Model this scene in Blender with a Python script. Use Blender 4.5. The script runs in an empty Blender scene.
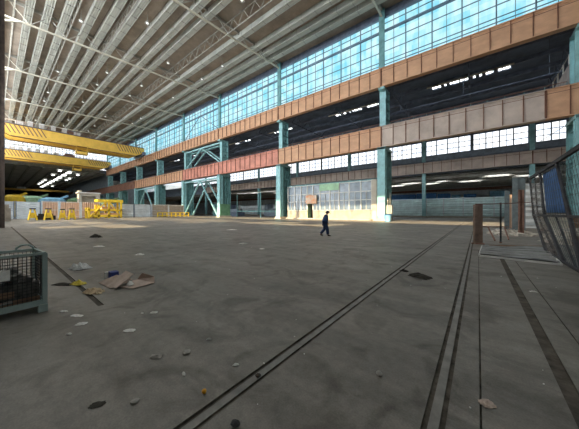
import bpy, bmesh, math, random
from mathutils import Vector, Matrix
random.seed(7)
C = bpy.context.scene.collection
PI = math.pi
TH = math.radians(38.6)

# ------------------------------------------------------------------ materials
def new_mat(name):
    m = bpy.data.materials.new(name); m.use_nodes = True
    nt = m.node_tree; nt.nodes.clear()
    out = nt.nodes.new('ShaderNodeOutputMaterial')
    return m, nt, out

def mat(name, col, rough=.6, metal=0, var=.25, scale=1.0, bump=.0, col2=None, spec=.4, stretch=(1,1,1), emit=0):
    m, nt, out = new_mat(name); N = nt.nodes; L = nt.links
    b = N.new('ShaderNodeBsdfPrincipled')
    b.inputs['Roughness'].default_value = rough; b.inputs['Metallic'].default_value = metal
    b.inputs['Specular IOR Level'].default_value = spec
    tc = N.new('ShaderNodeTexCoord'); mp = N.new('ShaderNodeMapping'); mp.inputs['Scale'].default_value = stretch
    L.new(tc.outputs['Object'], mp.inputs['Vector'])
    n = N.new('ShaderNodeTexNoise'); n.inputs['Scale'].default_value = scale; n.inputs['Detail'].default_value = 5; n.inputs['Roughness'].default_value = .65
    L.new(mp.outputs[0], n.inputs['Vector'])
    r = N.new('ShaderNodeValToRGB')
    c2 = col2 or tuple(c*(1-var) for c in col)
    c1 = col if col2 else tuple(min(1, c*(1+var*.6)) for c in col)
    r.color_ramp.elements[0].position = .35; r.color_ramp.elements[1].position = .65
    r.color_ramp.elements[0].color = (*c2, 1); r.color_ramp.elements[1].color = (*c1, 1)
    L.new(n.outputs['Fac'], r.inputs['Fac']); L.new(r.outputs[0], b.inputs['Base Color'])
    if emit:
        L.new(r.outputs[0], b.inputs['Emission Color']); b.inputs['Emission Strength'].default_value = emit
    if bump:
        bp = N.new('ShaderNodeBump'); bp.inputs['Strength'].default_value = bump; bp.inputs['Distance'].default_value = .05
        L.new(n.outputs['Fac'], bp.inputs['Height']); L.new(bp.outputs[0], b.inputs['Normal'])
    L.new(b.outputs[0], out.inputs['Surface'])
    return m

def pane_mat(name, ca, cb, strength, cell=(1.0, 1.5)):
    # grimy daylit glazing: each pane its own tint
    m, nt, out = new_mat(name); N = nt.nodes; L = nt.links
    tc = N.new('ShaderNodeTexCoord'); sp = N.new('ShaderNodeSeparateXYZ'); L.new(tc.outputs['Object'], sp.inputs[0])
    ad = N.new('ShaderNodeMath'); ad.operation = 'ADD'; L.new(sp.outputs[0], ad.inputs[0]); L.new(sp.outputs[1], ad.inputs[1])
    def cellf(src, s):
        d = N.new('ShaderNodeMath'); d.operation = 'DIVIDE'; d.inputs[1].default_value = s; L.new(src, d.inputs[0])
        f = N.new('ShaderNodeMath'); f.operation = 'FLOOR'; L.new(d.outputs[0], f.inputs[0]); return f.outputs[0]
    cb_ = N.new('ShaderNodeCombineXYZ'); L.new(cellf(ad.outputs[0], cell[0]), cb_.inputs[0]); L.new(cellf(sp.outputs[2], cell[1]), cb_.inputs[1])
    wn = N.new('ShaderNodeTexWhiteNoise'); wn.noise_dimensions = '2D'; L.new(cb_.outputs[0], wn.inputs['Vector'])
    n = N.new('ShaderNodeTexNoise'); n.inputs['Scale'].default_value = .6; n.inputs['Detail'].default_value = 4
    mp = N.new('ShaderNodeMapping'); mp.inputs['Scale'].default_value = (1.6, 1.6, .45); L.new(tc.outputs['Object'], mp.inputs[0]); L.new(mp.outputs[0], n.inputs['Vector'])
    mx = N.new('ShaderNodeMath'); mx.operation = 'MULTIPLY_ADD'; mx.inputs[1].default_value = .45; L.new(wn.outputs['Value'], mx.inputs[0])
    mu = N.new('ShaderNodeMath'); mu.operation = 'MULTIPLY_ADD'; mu.inputs[1].default_value = 1.6; mu.inputs[2].default_value = -.5; L.new(n.outputs['Fac'], mu.inputs[0])
    L.new(mu.outputs[0], mx.inputs[2])
    r = N.new('ShaderNodeValToRGB'); r.color_ramp.elements[0].color = (*ca, 1); r.color_ramp.elements[1].color = (*cb, 1)
    r.color_ramp.elements[0].position = .1; r.color_ramp.elements[1].position = .85
    L.new(mx.outputs[0], r.inputs['Fac'])
    b = N.new('ShaderNodeBsdfPrincipled'); b.inputs['Base Color'].default_value = (.05, .08, .09, 1); b.inputs['Roughness'].default_value = .25
    L.new(r.outputs[0], b.inputs['Emission Color']); b.inputs['Emission Strength'].default_value = strength
    L.new(b.outputs[0], out.inputs['Surface'])
    return m

def glass_mat(name, tint, gloss=.12):
    m, nt, out = new_mat(name); N = nt.nodes; L = nt.links
    t = N.new('ShaderNodeBsdfTransparent'); t.inputs[0].default_value = (*tint, 1)
    g = N.new('ShaderNodeBsdfGlossy'); g.inputs['Roughness'].default_value = .1
    mx = N.new('ShaderNodeMixShader'); mx.inputs[0].default_value = gloss
    L.new(t.outputs[0], mx.inputs[1]); L.new(g.outputs[0], mx.inputs[2]); L.new(mx.outputs[0], out.inputs['Surface'])
    return m

def net_mat(name, col, density, scale):
    # fine net: a procedural weave with holes
    m, nt, out = new_mat(name); N = nt.nodes; L = nt.links
    d = N.new('ShaderNodeBsdfPrincipled'); d.inputs['Base Color'].default_value = (*col, 1); d.inputs['Roughness'].default_value = .7
    t = N.new('ShaderNodeBsdfTransparent')
    tc = N.new('ShaderNodeTexCoord'); n = N.new('ShaderNodeTexNoise'); n.inputs['Scale'].default_value = scale; n.inputs['Detail'].default_value = 2
    L.new(tc.outputs['Object'], n.inputs['Vector'])
    r = N.new('ShaderNodeMapRange'); r.inputs['From Min'].default_value = .3; r.inputs['From Max'].default_value = .7
    r.inputs['To Min'].default_value = max(0, density-.15); r.inputs['To Max'].default_value = min(1, density+.15)
    L.new(n.outputs['Fac'], r.inputs['Value'])
    mx = N.new('ShaderNodeMixShader'); L.new(r.outputs[0], mx.inputs[0]); L.new(t.outputs[0], mx.inputs[1]); L.new(d.outputs[0], mx.inputs[2])
    L.new(mx.outputs[0], out.inputs['Surface'])
    return m

FLOOR_A = (.165, .152, .130); FLOOR_B = (.275, .255, .222)
def floor_mat():
    m, nt, out = new_mat('worn_concrete'); N = nt.nodes; L = nt.links
    tc = N.new('ShaderNodeTexCoord')
    def noise(scale, detail=6, st=(1,1,1), rough=.6, dist=0):
        mp = N.new('ShaderNodeMapping'); mp.inputs['Scale'].default_value = st; L.new(tc.outputs['Object'], mp.inputs[0])
        n = N.new('ShaderNodeTexNoise'); n.inputs['Scale'].default_value = scale; n.inputs['Detail'].default_value = detail
        n.inputs['Roughness'].default_value = rough; n.inputs['Distortion'].default_value = dist
        L.new(mp.outputs[0], n.inputs['Vector']); return n.outputs['Fac']
    def ramp(f, a, b, pa, pb):
        r = N.new('ShaderNodeValToRGB'); r.color_ramp.elements[0].position = pa; r.color_ramp.elements[1].position = pb
        r.color_ramp.elements[0].color = (*a, 1); r.color_ramp.elements[1].color = (*b, 1); L.new(f, r.inputs['Fac']); return r.outputs[0]
    def mul(a, b):
        x = N.new('ShaderNodeMix'); x.data_type = 'RGBA'; x.blend_type = 'MULTIPLY'; x.inputs['Factor'].default_value = 1
        L.new(a, x.inputs[6]); L.new(b, x.inputs[7]); return x.outputs[2]
    base = ramp(noise(.35, 8), FLOOR_A, FLOOR_B, .3, .7)
    st1 = ramp(noise(1.1, 6, dist=1.2), (.62, .6, .58), (1, 1, 1), .36, .5)
    st2 = ramp(noise(9, 5), (.86, .85, .84), (1.06, 1.06, 1.05), .35, .65)
    st3 = ramp(noise(.9, 5, (.25, 2.2, 1)), (.8, .79, .78), (1.08, 1.07, 1.05), .35, .62)
    st4 = ramp(noise(60, 3), (.8, .8, .8), (1.1, 1.1, 1.1), .3, .7)
    col = mul(mul(mul(mul(base, st1), st2), st3), st4)
    b = N.new('ShaderNodeBsdfPrincipled'); L.new(col, b.inputs['Base Color'])
    rr = N.new('ShaderNodeMapRange'); rr.inputs['To Min'].default_value = .36; rr.inputs['To Max'].default_value = .6; L.new(noise(1.6, 5, dist=.8), rr.inputs['Value'])
    L.new(rr.outputs[0], b.inputs['Roughness']); b.inputs['Specular IOR Level'].default_value = .33
    bp = N.new('ShaderNodeBump'); bp.inputs['Strength'].default_value = .25; bp.inputs['Distance'].default_value = .02
    L.new(noise(14, 6), bp.inputs['Height']); L.new(bp.outputs[0], b.inputs['Normal'])
    L.new(b.outputs[0], out.inputs['Surface'])
    return m


M = dict(
 floor=floor_mat(),
 dirt=mat('slot_dirt', (.10, .085, .065), .95, var=.55, scale=5),
 railstrip=mat('worn_rail_steel', (.22, .205, .18), .5, var=.3, scale=4),
 deck=mat('roof_deck', (.30, .25, .20), .85, var=.3, scale=.25),
 strip=mat('ribbed_roof_beam', (.47, .48, .43), .7, var=.22, scale=.5, stretch=(.4, 3, 1)),
 seam=mat('seam_grey', (.33, .33, .30), .8),
 cream=mat('cream_steel', (.56, .53, .43), .6, var=.15),
 truss=mat('truss_grey', (.34, .33, .29), .7),
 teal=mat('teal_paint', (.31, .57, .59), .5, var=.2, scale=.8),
 tealdk=mat('teal_paint_shaded', (.16, .34, .35), .55, var=.25, scale=.8),  # darker copy of the column teal; side-face shade is in the colour
 tealgreen=mat('green_paint', (.15, .33, .20), .6, var=.25),
 orange=mat('orange_girder', (.64, .37, .22), .6, var=.15, scale=.4, stretch=(1, 1, 2)),
 red=mat('red_oxide_girder', (.62, .27, .20), .65, var=.25, scale=.4),
 beige=mat('beige_girder', (.56, .46, .39), .65, var=.22, scale=.3),
 rust=mat('rib_shade_line', (.20, .09, .055), .8),
 rusty=mat('rusty_steel', (.26, .14, .10), .85, var=.35, scale=3),
 darkroof=mat('dark_aisle_roof', (.15, .19, .27), .85, var=.3, scale=.3),  # tone lifted to stand in for hazy glare in the aisle
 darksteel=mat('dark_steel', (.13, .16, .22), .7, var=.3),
 bluegrey=mat('blue_grey_sill', (.22, .26, .31), .7),
 mull=mat('window_mullion', (.14, .22, .29), .6),
 yellow=mat('crane_yellow', (.86, .54, .10), .5, var=.12, scale=.5),
 yellowpaint=mat('yellow_paint', (.82, .56, .04), .55, var=.2, scale=2),
 black=mat('black_paint', (.02, .02, .02), .6),
 white=mat('dirty_white', (.70, .70, .66), .6, var=.15),
 galv=mat('galvanised_sheet', (.66, .71, .73), .5, metal=0, var=.2, scale=.6),
 tealsheet=mat('pale_teal_sheet', (.66, .84, .84), .5, var=.2, scale=.5),
 brownsheet=mat('brown_sheet', (.62, .40, .27), .6, var=.15, scale=.8),
 cream_wall=mat('cream_plaster', (.40, .34, .27), .8, var=.25, scale=1.2),
 bluesheet=mat('blue_sheet', (.08, .26, .62), .6, var=.3),
 ltblue=mat('light_blue_sheet', (.25, .52, .72), .6),
 navy=mat('navy_cloth', (.04, .085, .21), .85, var=.3, scale=6),
 navydk=mat('dark_navy_cloth', (.03, .055, .13), .85, var=.3, scale=6),
 skin=mat('skin', (.50, .30, .22), .6, var=.1),
 leather=mat('black_leather', (.02, .018, .016), .5),
 tarp=mat('blue_tarp', (.05, .15, .38), .6, var=.3, scale=2),
 netgrey=net_mat('grey_netting', (.05, .06, .07), .30, 9),
 netdense=net_mat('dense_grey_netting', (.08, .07, .065), .62, 7),
 mesh=mat('wire_mesh', (.08, .11, .11), .6, metal=.3),
 crate=mat('crate_green_grey', (.34, .42, .39), .55, var=.2, scale=3),
 scrap=mat('dark_scrap', (.12, .115, .10), .8, var=.6, scale=9),
 wood=mat('old_wood', (.26, .16, .10), .85, var=.3, scale=4),
 card=mat('brown_cardboard', (.46, .36, .29), .85, var=.2, scale=5),
 paper=mat('paper_white', (.85, .83, .77), .8, var=.15, scale=9),
 plastic=mat('plastic_film', (.66, .66, .62), .35, var=.25, scale=12),
 yelfilm=mat('yellow_film', (.75, .60, .08), .5, var=.25, scale=12),
 tan=mat('tan_rag', (.55, .42, .26), .85, var=.3, scale=12),
 bluebox=mat('dark_blue_card', (.04, .06, .25), .6, var=.3),
 ball=mat('orange_peel', (.80, .38, .02), .5, var=.15, scale=10),
 stone=mat('grey_stone', (.34, .32, .28), .9, var=.3, scale=14),
 rag=mat('dark_rag', (.045, .04, .03), .95, var=.4, scale=8),
 rubble=mat('rubble', (.60, .54, .46), .95, var=.35, scale=4),
 greennet=mat('green_cover', (.14, .26, .13), .8, var=.3),
 signor=mat('orange_sign', (.80, .30, .08), .6, col2=(.75, .70, .60), scale=1.4),
 greensheet=mat('light_green_board', (.36, .58, .38), .6),
 officeglass=mat('office_glass', (.16, .22, .27), .18, var=.5, scale=.7, spec=.8),
 crane_grey=mat('grey_brown_crane', (.40, .36, .34), .6),
 fargrey=mat('far_roof_grey', (.62,.62,.58), .8, var=.2, scale=.2),
 darkbrown=mat('dark_brown_steel', (.07,.05,.04), .8, var=.5, scale=1.5),
 greypost=mat('grey_post', (.17,.20,.20), .8, var=.3, scale=2),
 palerust=mat('pale_rust', (.36,.25,.19), .8, var=.3, scale=3),
 slat=mat('weathered_sheet', (.26,.26,.25), .6, var=.3, scale=2),
 concrete=mat('light_concrete', (.52, .48, .40), .9, var=.15),
 panebright=pane_mat('far_fill_pane', (.9,.95,1.0), (1,1,1), 22, (2,1.4)),
 paneannex=pane_mat('annex_rooflight', (.9,.95,1.0), (1,1,1), 16, (2,1.4)),
 pane=pane_mat('clerestory_pane', (.20, .66, .84), (.62, .90, .97), .98, (2.0, 1.9)),
 panefar=pane_mat('aisle_pane', (.80, .88, 1.0), (1.0, 1.0, 1.0), 1.45, (2, 1.4)),
 panesky=pane_mat('rooflight_pane', (.75, .80, .80), (1.0, 1.0, .95), 5, (3, 1.5)),
 panefill=pane_mat('fill_pane', (.85, .92, 1.0), (1.0, 1.0, 1.0), 9, (2, 1.4)),
 clear=glass_mat('clear_glass', (.93, .96, .97), .06),
 bulb=mat('lamp_glass', (.8, .8, .78), .3, emit=.8),
)

# ------------------------------------------------------------------ mesh builder
class MB:
    def __init__(s): s.v = []; s.f = []; s.mi = []
    def _add(s, vs, fs, mi=0):
        o = len(s.v); s.v += [tuple(v) for v in vs]; s.f += [tuple(i+o for i in f) for f in fs]; s.mi += [mi]*len(fs)
    def box(s, x0, x1, y0, y1, z0, z1, mi=0):
        s._add([(x0,y0,z0),(x1,y0,z0),(x1,y1,z0),(x0,y1,z0),(x0,y0,z1),(x1,y0,z1),(x1,y1,z1),(x0,y1,z1)],
               [(0,3,2,1),(4,5,6,7),(0,1,5,4),(1,2,6,5),(2,3,7,6),(3,0,4,7)], mi); return s
    def beam(s, p0, p1, w, h=None, up=(0,0,1), mi=0):
        p0 = Vector(p0); p1 = Vector(p1); h = h or w; d = (p1-p0).normalized(); u = Vector(up)
        if abs(d.dot(u)) > .98: u = Vector((0,1,0))
        a = d.cross(u).normalized()*w/2; b = a.cross(d).normalized()*h/2
        s._add([p0-a-b,p0+a-b,p0+a+b,p0-a+b,p1-a-b,p1+a-b,p1+a+b,p1-a+b],
               [(0,3,2,1),(4,5,6,7),(0,1,5,4),(1,2,6,5),(2,3,7,6),(3,0,4,7)], mi); return s
    def tube(s, pts, r, n=8, mi=0, r1=None):
        pts = [Vector(p) for p in pts]; rings = []
        for i, p in enumerate(pts):
            d = (pts[min(i+1, len(pts)-1)]-pts[max(i-1, 0)]).normalized()
            u = Vector((0,0,1)) if abs(d.z) < .9 else Vector((1,0,0))
            a = d.cross(u).normalized(); b = a.cross(d)
            rr = r if r1 is None else r+(r1-r)*i/(len(pts)-1)
            rings.append([p+(a*math.cos(2*PI*k/n)+b*math.sin(2*PI*k/n))*rr for k in range(n)])
        vs = [v for rg in rings for v in rg]; fs = []
        for i in range(len(rings)-1):
            for k in range(n): fs.append((i*n+k, i*n+(k+1)%n, (i+1)*n+(k+1)%n, (i+1)*n+k))
        fs += [tuple(range(n))[::-1], tuple((len(rings)-1)*n+k for k in range(n))]
        s._add(vs, fs, mi); return s
    def lathe(s, prof, c, n=16, mi=0):
        vs = []; fs = []
        for r, z in prof:
            for k in range(n): vs.append((c[0]+r*math.cos(2*PI*k/n), c[1]+r*math.sin(2*PI*k/n), c[2]+z))
        for i in range(len(prof)-1):
            for k in range(n): fs.append((i*n+k, i*n+(k+1)%n, (i+1)*n+(k+1)%n, (i+1)*n+k))
        fs += [tuple(range(n))[::-1], tuple((len(prof)-1)*n+k for k in range(n))]
        s._add(vs, fs, mi); return s
    def quad(s, a, b, c, d, mi=0): s._add([a,b,c,d], [(0,1,2,3)], mi); return s
    def xf(s, mtx): s.v = [tuple(mtx @ Vector(v)) for v in s.v]; return s
    def build(s, name, m, parent=None, smooth=False):
        me = bpy.data.meshes.new(name)
        off = Vector((0,0,0))
        if parent is not None:
            q = parent
            while q is not None: off += Vector(q.location); q = q.parent
        me.from_pydata([tuple(Vector(v)-off) for v in s.v], [], s.f)
        for mm in (m if isinstance(m, (list, tuple)) else [m]): me.materials.append(mm)
        for p, i in zip(me.polygons, s.mi): p.material_index = i; p.use_smooth = smooth
        me.update()
        o = bpy.data.objects.new(name, me); C.objects.link(o)
        if parent is not None: o.parent = parent
        return o

def tag(o, label, cat, group=None, kind=None):
    o['label'] = label; o['category'] = cat
    if group: o['group'] = group
    if kind: o['kind'] = kind
    return o
def thing(name, label, cat, loc, group=None, rz=0):
    o = bpy.data.objects.new(name, None); C.objects.link(o); o.location = loc; o.rotation_euler = (0,0,rz); o.empty_display_size = .2
    return tag(o, label, cat, group)
def struct(o, label=None):
    o['kind'] = 'structure'
    if label: o['label'] = label
    return o
def copy_tree(o, parent=None):
    c = o.copy(); C.objects.link(c)
    if parent is not None: c.parent = parent
    for ch in list(o.children): copy_tree(ch, c)
    return c
ORD = ['first','second','third','fourth','fifth','sixth','seventh','eighth','ninth','tenth','eleventh','twelfth','thirteenth','fourteenth','fifteenth','sixteenth']

# ------------------------------------------------------------------ floor (real slots between slabs)
def build_floor():
    xs = [-460,-40,-5.2,-1.815,-1.775,-1.70,-1.66,-.345,-.305,-.235,-.195,.012,.026,.60,.72,.98,.992,60]
    ys = [-40,1.14,1.225,13,46,140]
    def typ(i, j):
        x = (xs[i]+xs[i+1])/2; y = (ys[j]+ys[j+1])/2
        if j == 1 and -40 < x < -5.2: return 'd'
        if y < 46:
            for a, b in ((-1.815,-1.775),(-1.70,-1.66),(-.345,-.305),(-.235,-.195)):
                if a < x < b: return 'd'
            for a, b in ((-1.775,-1.70),(-.305,-.235)):
                if a < x < b: return 'r'
        if y < 13:
            if .012 < x < .026 or .98 < x < .992: return 'd'
            if .60 < x < .72: return 'd'
        return 'f'
    dep = {'d': -.022, 'r': -.004, 'f': 0}; mi = {'f': 0, 'd': 1, 'r': 2}
    b = MB(); nx, ny = len(xs)-1, len(ys)-1
    for i in range(nx):
        for j in range(ny):
            t = typ(i, j); z = dep[t]
            b.quad((xs[i],ys[j],z),(xs[i+1],ys[j],z),(xs[i+1],ys[j+1],z),(xs[i],ys[j+1],z), mi[t])
            if i+1 < nx:
                z2 = dep[typ(i+1, j)]
                if z2 != z: b.quad((xs[i+1],ys[j],z),(xs[i+1],ys[j],z2),(xs[i+1],ys[j+1],z2),(xs[i+1],ys[j+1],z), 1)
            if j+1 < ny:
                z2 = dep[typ(i, j+1)]
                if z2 != z: b.quad((xs[i],ys[j+1],z),(xs[i+1],ys[j+1],z),(xs[i+1],ys[j+1],z2),(xs[i],ys[j+1],z2), 1)
    # underside so the slab has thickness
    b.box(-460, 60, -40, 140, -.6, -.3, 1)
    return struct(b.build('floor', [M['floor'], M['dirt'], M['railstrip']]))
build_floor()

# ------------------------------------------------------------------ main hall
COLX = [10.0, -13.8, -38.8, -63.8, -86.5, -110.5, -134.5, -158.5, -182.5]
XE = -185.0
# roof deck
b = MB(); b.box(XE, 40, -3, 46, 39.0, 39.4); struct(b.build('ceiling', M['deck']))
# wall strip over the clerestory
b = MB(); b.box(XE, 40, 45.0, 46.0, 37.4, 39.0); struct(b.build('trim_1', M['darksteel']))

SY = [4.0,6.2,8.4,11.5,13.8,16.3,19.8,22.7,25.0,32.3,36.6,39.2,41.5]
for i, y in enumerate(SY):
    t = thing('roof_beam', 'pale ribbed beam under the roof deck, %s from the left, running the length of the hall' % ORD[i], 'roof beam', (-72, y, 38))
    b = MB(); b.box(XE+.5, 39, y-.5, y+.5, 38.0, 38.98)
    for k in (-.46, -.15, .15, .46): b.box(XE+.5, 39, y+k-.05, y+k+.05, 37.9, 38.0)
    b.build('ribbed_panel', M['strip'], t)
    s = MB()
    x = XE+3
    while x < 38: s.box(x-.04, x+.04, y-.52, y+.52, 37.87, 38.97); x += 3.0
    s.build('joint_plates', M['seam'], t)

def zchord(y): return 35.5+(y/44)*2.0
for i, x in enumerate(COLX):
    t = thing('roof_truss', 'cream steel roof truss spanning the hall, %s from the camera' % ORD[i], 'truss', (x, 22, 36))
    b = MB(); b.beam((x, -1, zchord(-1)), (x, 44.6, zchord(44.6)), .28, .28); b.build('bottom_chord', M['cream'], t)
    b = MB(); b.beam((x, -1, 38.7), (x, 44.6, 38.85), .3, .5); b.build('top_chord', M['truss'], t)
    n = 9
    for k in range(n):
        y0 = -1+k*45.6/n; y1 = y0+45.6/n; ym = (y0+y1)/2
        w = MB(); w.beam((x, y0, zchord(y0)), (x, ym, 38.6), .12); w.beam((x, ym, 38.6), (x, y1, zchord(y1)), .12)
        w.build('web_diagonal', M['cream'] if k == 0 else M['truss'], t)
    MB().beam((x, -.6, zchord(0)-1.6), (x, 3.0, zchord(3)), .3).build('knee_brace', M['cream'], t)
for i, (y, d) in enumerate(((2.2, 2.4), (9.2, 1.6), (15, 1.6), (28.5, 2.2))):
    t = thing('lattice_girder', 'slender lattice girder running lengthwise under the roof, %s from the left' % ORD[i], 'lattice girder', (-72, y, 36))
    z1 = 38.6; z0 = z1-d
    c = MB(); c.beam((XE, y, z0), (38, y, z0), .14); c.beam((XE, y, z1), (38, y, z1), .14); c.build('chord', M['truss'], t)
    w = MB(); x = XE
    while x < 37:
        w.beam((x, y, z0), (x+1.5, y, z1), .09); w.beam((x+1.5, y, z1), (x+3, y, z0), .09); x += 3
    w.build('lacing', M['cream'] if i == 0 else M['truss'], t)

# hanging bell lamps
def lamp_proto():
    t = thing('hanging_lamp', '', 'lamp', (0, 0, 36.6))
    b = MB(); b.tube([(0,0,37.25),(0,0,38.9)], .05, 6); b.build('drop_rod', M['truss'], t)
    b = MB(); b.lathe([(.09,.65),(.14,.6),(.17,.45),(.34,.25),(.5,.0),(.47,.02),(.3,.26),(.1,.44)], (0,0,36.6), 14); b.build('shade', M['truss'], t, True)
    b = MB(); b.lathe([(.02,-.02),(.2,.02),(.26,.12),(.16,.3)], (0,0,36.6), 12); b.build('bulb', M['bulb'], t, True)
    return t
LX = [-30.5,-48,-57,-73,-82,-98.5,-107,-122,-132,-147,-156]
LY = [10,17.8,25.6,34.3]
lp = lamp_proto(); first = True
for j, y in enumerate(LY):
    for i, x in enumerate(LX):
        if (i+j) % 4 == 3: continue
        o = lp if first else copy_tree(lp); first = False
        o.location = (x, y, 36.6)
        o['label'] = 'bell shaped roof lamp, %s along the %s lamp row from the left' % (ORD[i], ORD[j]); o['group'] = 'bell lamps under the roof'

# ------------------------------------------------------------------ clerestory windows
bays = list(zip(COLX[:-1], COLX[1:])) + [(40.0, 10.0)]
bays = [(40.0, 10.0)] + list(zip(COLX[:-1], COLX[1:]))
wn = 0
for (xa, xb) in bays:
    wn += 1; w = xa-xb
    f = MB(); nb = 6 if w < 28 else 7; z0, z1 = 28.0, 37.4; yg = 44.9
    for k in range(nb+1):
        x = xb+k*w/nb; f.box(x-.08, x+.08, yg-.16, yg+.1, z0, z1)
        if k < nb:
            for q in (1,):
                xx = x+w/nb/2; f.box(xx-.035, xx+.035, yg-.1, yg+.05, z0, z1)
    for z in (28.1, 28.75, 29.4, 31.2, 33.0, 36.3): f.box(xb, xa, yg-.12, yg+.05, z-.045, z+.045)
    f.box(xb, xa, yg-.28, yg+.1, 34.65, 35.05)
    f.box(xb, xa, yg-.2, yg+.1, 37.2, 37.45)
    fo = struct(f.build('window_%d' % wn, M['mull']))
    p = MB(); p.box(xb, xa, yg+.02, yg+.04, z0, z1); p.build('pane', M['pane'], fo)

# ------------------------------------------------------------------ runway girders
def girder(xa, xb, z0, z1, y0, m, label, name='crane_girder', step=2.1, face=-1, depth=.9):
    t = thing(name, label, 'crane girder', ((xa+xb)/2, y0, z0))
    b = MB(); yw = y0+(.22 if face < 0 else depth-.22)
    b.box(xb, xa, min(yw, yw-.0)-.04, yw+.06, z0, z1); b.build('web', m, t)
    b = MB(); b.box(xb, xa, y0, y0+depth, z1-.12, z1); b.box(xb, xa, y0+.1, y0+depth-.1, z1-.38, z1-.33); b.build('top_flange', m, t)
    b = MB(); b.box(xb, xa, y0, y0+depth, z0, z0+.12); b.build('bottom_flange', m, t)
    n = max(1, round((xa-xb)/step)); s = MB()
    for k in range(n+1):
        x = xb+k*(xa-xb)/n; x = min(max(x, xb+.05), xa-.05); s.box(x-.045, x+.045, yw-.2, yw+.2, z0+.12, z1-.12)
    s.box(xb, xa, yw-.06, yw+.06, z1-.62, z1-.56)
    s.build('stiffener', M['rust'], t)  # dark rib lines: shading of the stiffeners put into their colour
    b = MB(); b.box(xb, xa, y0+depth/2-.07, y0+depth/2+.07, z1, z1+.16); b.build('crane_rail', M['darksteel'], t)
    return t
up_l = 'orange upper crane runway girder below the clerestory, %s span from the right edge'
lo_l = 'lower crane runway girder of the colonnade, %s span from the right'
gx = [40.0]+COLX
for i in range(len(gx)-1):
    girder(gx[i], gx[i+1], 24.5, 27.9, 44.0, M['orange'], up_l % ORD[i])
locol = ['orange','beige','orange','red','red','rusty','rusty','rusty','rusty','rusty','rusty']  # second span is paler and greyer than its orange neighbours
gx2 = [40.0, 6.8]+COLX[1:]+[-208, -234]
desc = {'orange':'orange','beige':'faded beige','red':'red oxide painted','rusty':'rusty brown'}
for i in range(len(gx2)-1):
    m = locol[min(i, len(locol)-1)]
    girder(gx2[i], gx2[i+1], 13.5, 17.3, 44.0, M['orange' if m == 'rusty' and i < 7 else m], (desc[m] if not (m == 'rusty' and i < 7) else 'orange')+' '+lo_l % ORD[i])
# handrails on the lower runway
for i in range(len(COLX)-1):
    xa, xb = COLX[i], COLX[i+1]
    t = thing('handrail', 'thin steel handrail on the lower runway, %s span from the right' % ORD[i], 'handrail', ((xa+xb)/2, 47.6, 17.3))
    p = MB(); k = 0; n = int((xa-xb-2)/1.9)
    for k in range(n+1):
        x = xb+1+k*(xa-xb-2)/n; p.beam((x,46.2,17.3),(x,46.2,18.5),.06)
    p.build('post', M['tealdk'], t)
    r = MB(); r.beam((xb+1,46.2,18.5),(xa-1,46.2,18.5),.07); r.build('rail', M['rusty'], t)
    t = thing('service_pipe', 'thin grey pipe hung behind the columns above the lower runway, %s span' % ORD[i], 'pipe', ((xa+xb)/2, 49.5, 21.3))
    MB().beam((xb+.8,49.5,21.3),(xa-.8,49.5,21.3),.12).build('pipe', M['darksteel'], t)
    for k in range(3):
        x = xb+2+k*(xa-xb-4)/2; MB().beam((x,49.5,21.3),(x,49.5,27.6),.06).build('hanger', M['darksteel'], t)

# ------------------------------------------------------------------ columns
def column(c, label, low_only=False):
    t = thing('steel_column', label, 'column', (c, 46.1, 0))
    b = MB()
    b.box(c-.7, c+.7, 44.05, 44.25, 0, 13.4); b.box(c-.7, c+.7, 45.05, 45.25, 0, 13.4); b.box(c-.22, c+.45, 44.2, 45.1, 0, 13.4)
    b.build('front_leg', M['teal'], t)
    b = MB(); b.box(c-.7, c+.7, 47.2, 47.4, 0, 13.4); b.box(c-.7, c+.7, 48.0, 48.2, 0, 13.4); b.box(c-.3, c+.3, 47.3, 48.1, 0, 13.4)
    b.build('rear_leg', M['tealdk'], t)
    b = MB()
    b.box(c-.08, c+.08, 45.2, 47.3, 0, 13.4)
    for k in range(1, 7):
        b.box(c-.6, c+.6, 45.2, 47.3, k*2.0-.06, k*2.0+.06)
    for y in (45.7, 46.5): b.box(c+.05, c+.55, y, y+.1, .3, 13.2)
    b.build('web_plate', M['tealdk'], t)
    b = MB(); b.box(c-1.0, c+1.0, 43.8, 48.5, 0, .25); b.box(c-.8, c+.8, 43.9, 48.4, .25, .5); b.build('base_plate', M['concrete'], t)
    if low_only: return t
    b = MB(); b.box(c-.55, c+.55, 45.0, 45.25, 13.4, 24.6); b.box(c-.55, c+.55, 47.2, 47.45, 13.4, 24.6); b.box(c-.2, c+.2, 45.2, 47.3, 13.4, 24.6)
    b.box(c-.55, c+.55, 44.1, 47.5, 24.1, 24.5); b.box(c-.75, c+.75, 44.05, 48.3, 13.1, 13.5)
    b.build('upper_shaft', M['teal'], t)
    b = MB()
    for z in (19.0, 20.8, 22.6): b.box(c+.2, c+.6, 45.3, 47.2, z, z+.16); b.box(c+.45, c+.6, 46.0, 46.5, z+.4, z+1.0)
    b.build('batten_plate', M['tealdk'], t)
    b = MB(); b.box(c-.5, c+.5, 44.35, 44.55, 27.9, 38.9); b.box(c-.5, c+.5, 45.1, 45.3, 27.9, 38.9); b.box(c-.2, c+.3, 44.5, 45.15, 27.9, 38.9)
    b.build('clerestory_post', M['tealdk'], t)
    return t
for i, c in enumerate(COLX):
    column(c, 'tall teal steel column of the main colonnade, %s from the right edge' % ORD[i])
for i, c in enumerate((-208, -234)):
    t = column(c, 'teal column in the low far hall, %s beyond the end of the clerestory' % ORD[i], True)
# painted green band low on the fourth column
gp = MB().box(-63.12,-63.02,44.3,47.9,.5,4.2).build('guard_plate', M['tealgreen'], bpy.data.objects['steel_column.003']); gp['label'] = 'green painted plate'
# cover strips on girders at columns
for i, c in enumerate(COLX[:6]):
    tag(MB().box(c-.38,c-.2,43.9,43.99,24.3,28.1).build('cover_strip', M['orange']), 'narrow vertical joint strip on the upper girder at the %s column' % ORD[i], 'joint strip')

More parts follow.
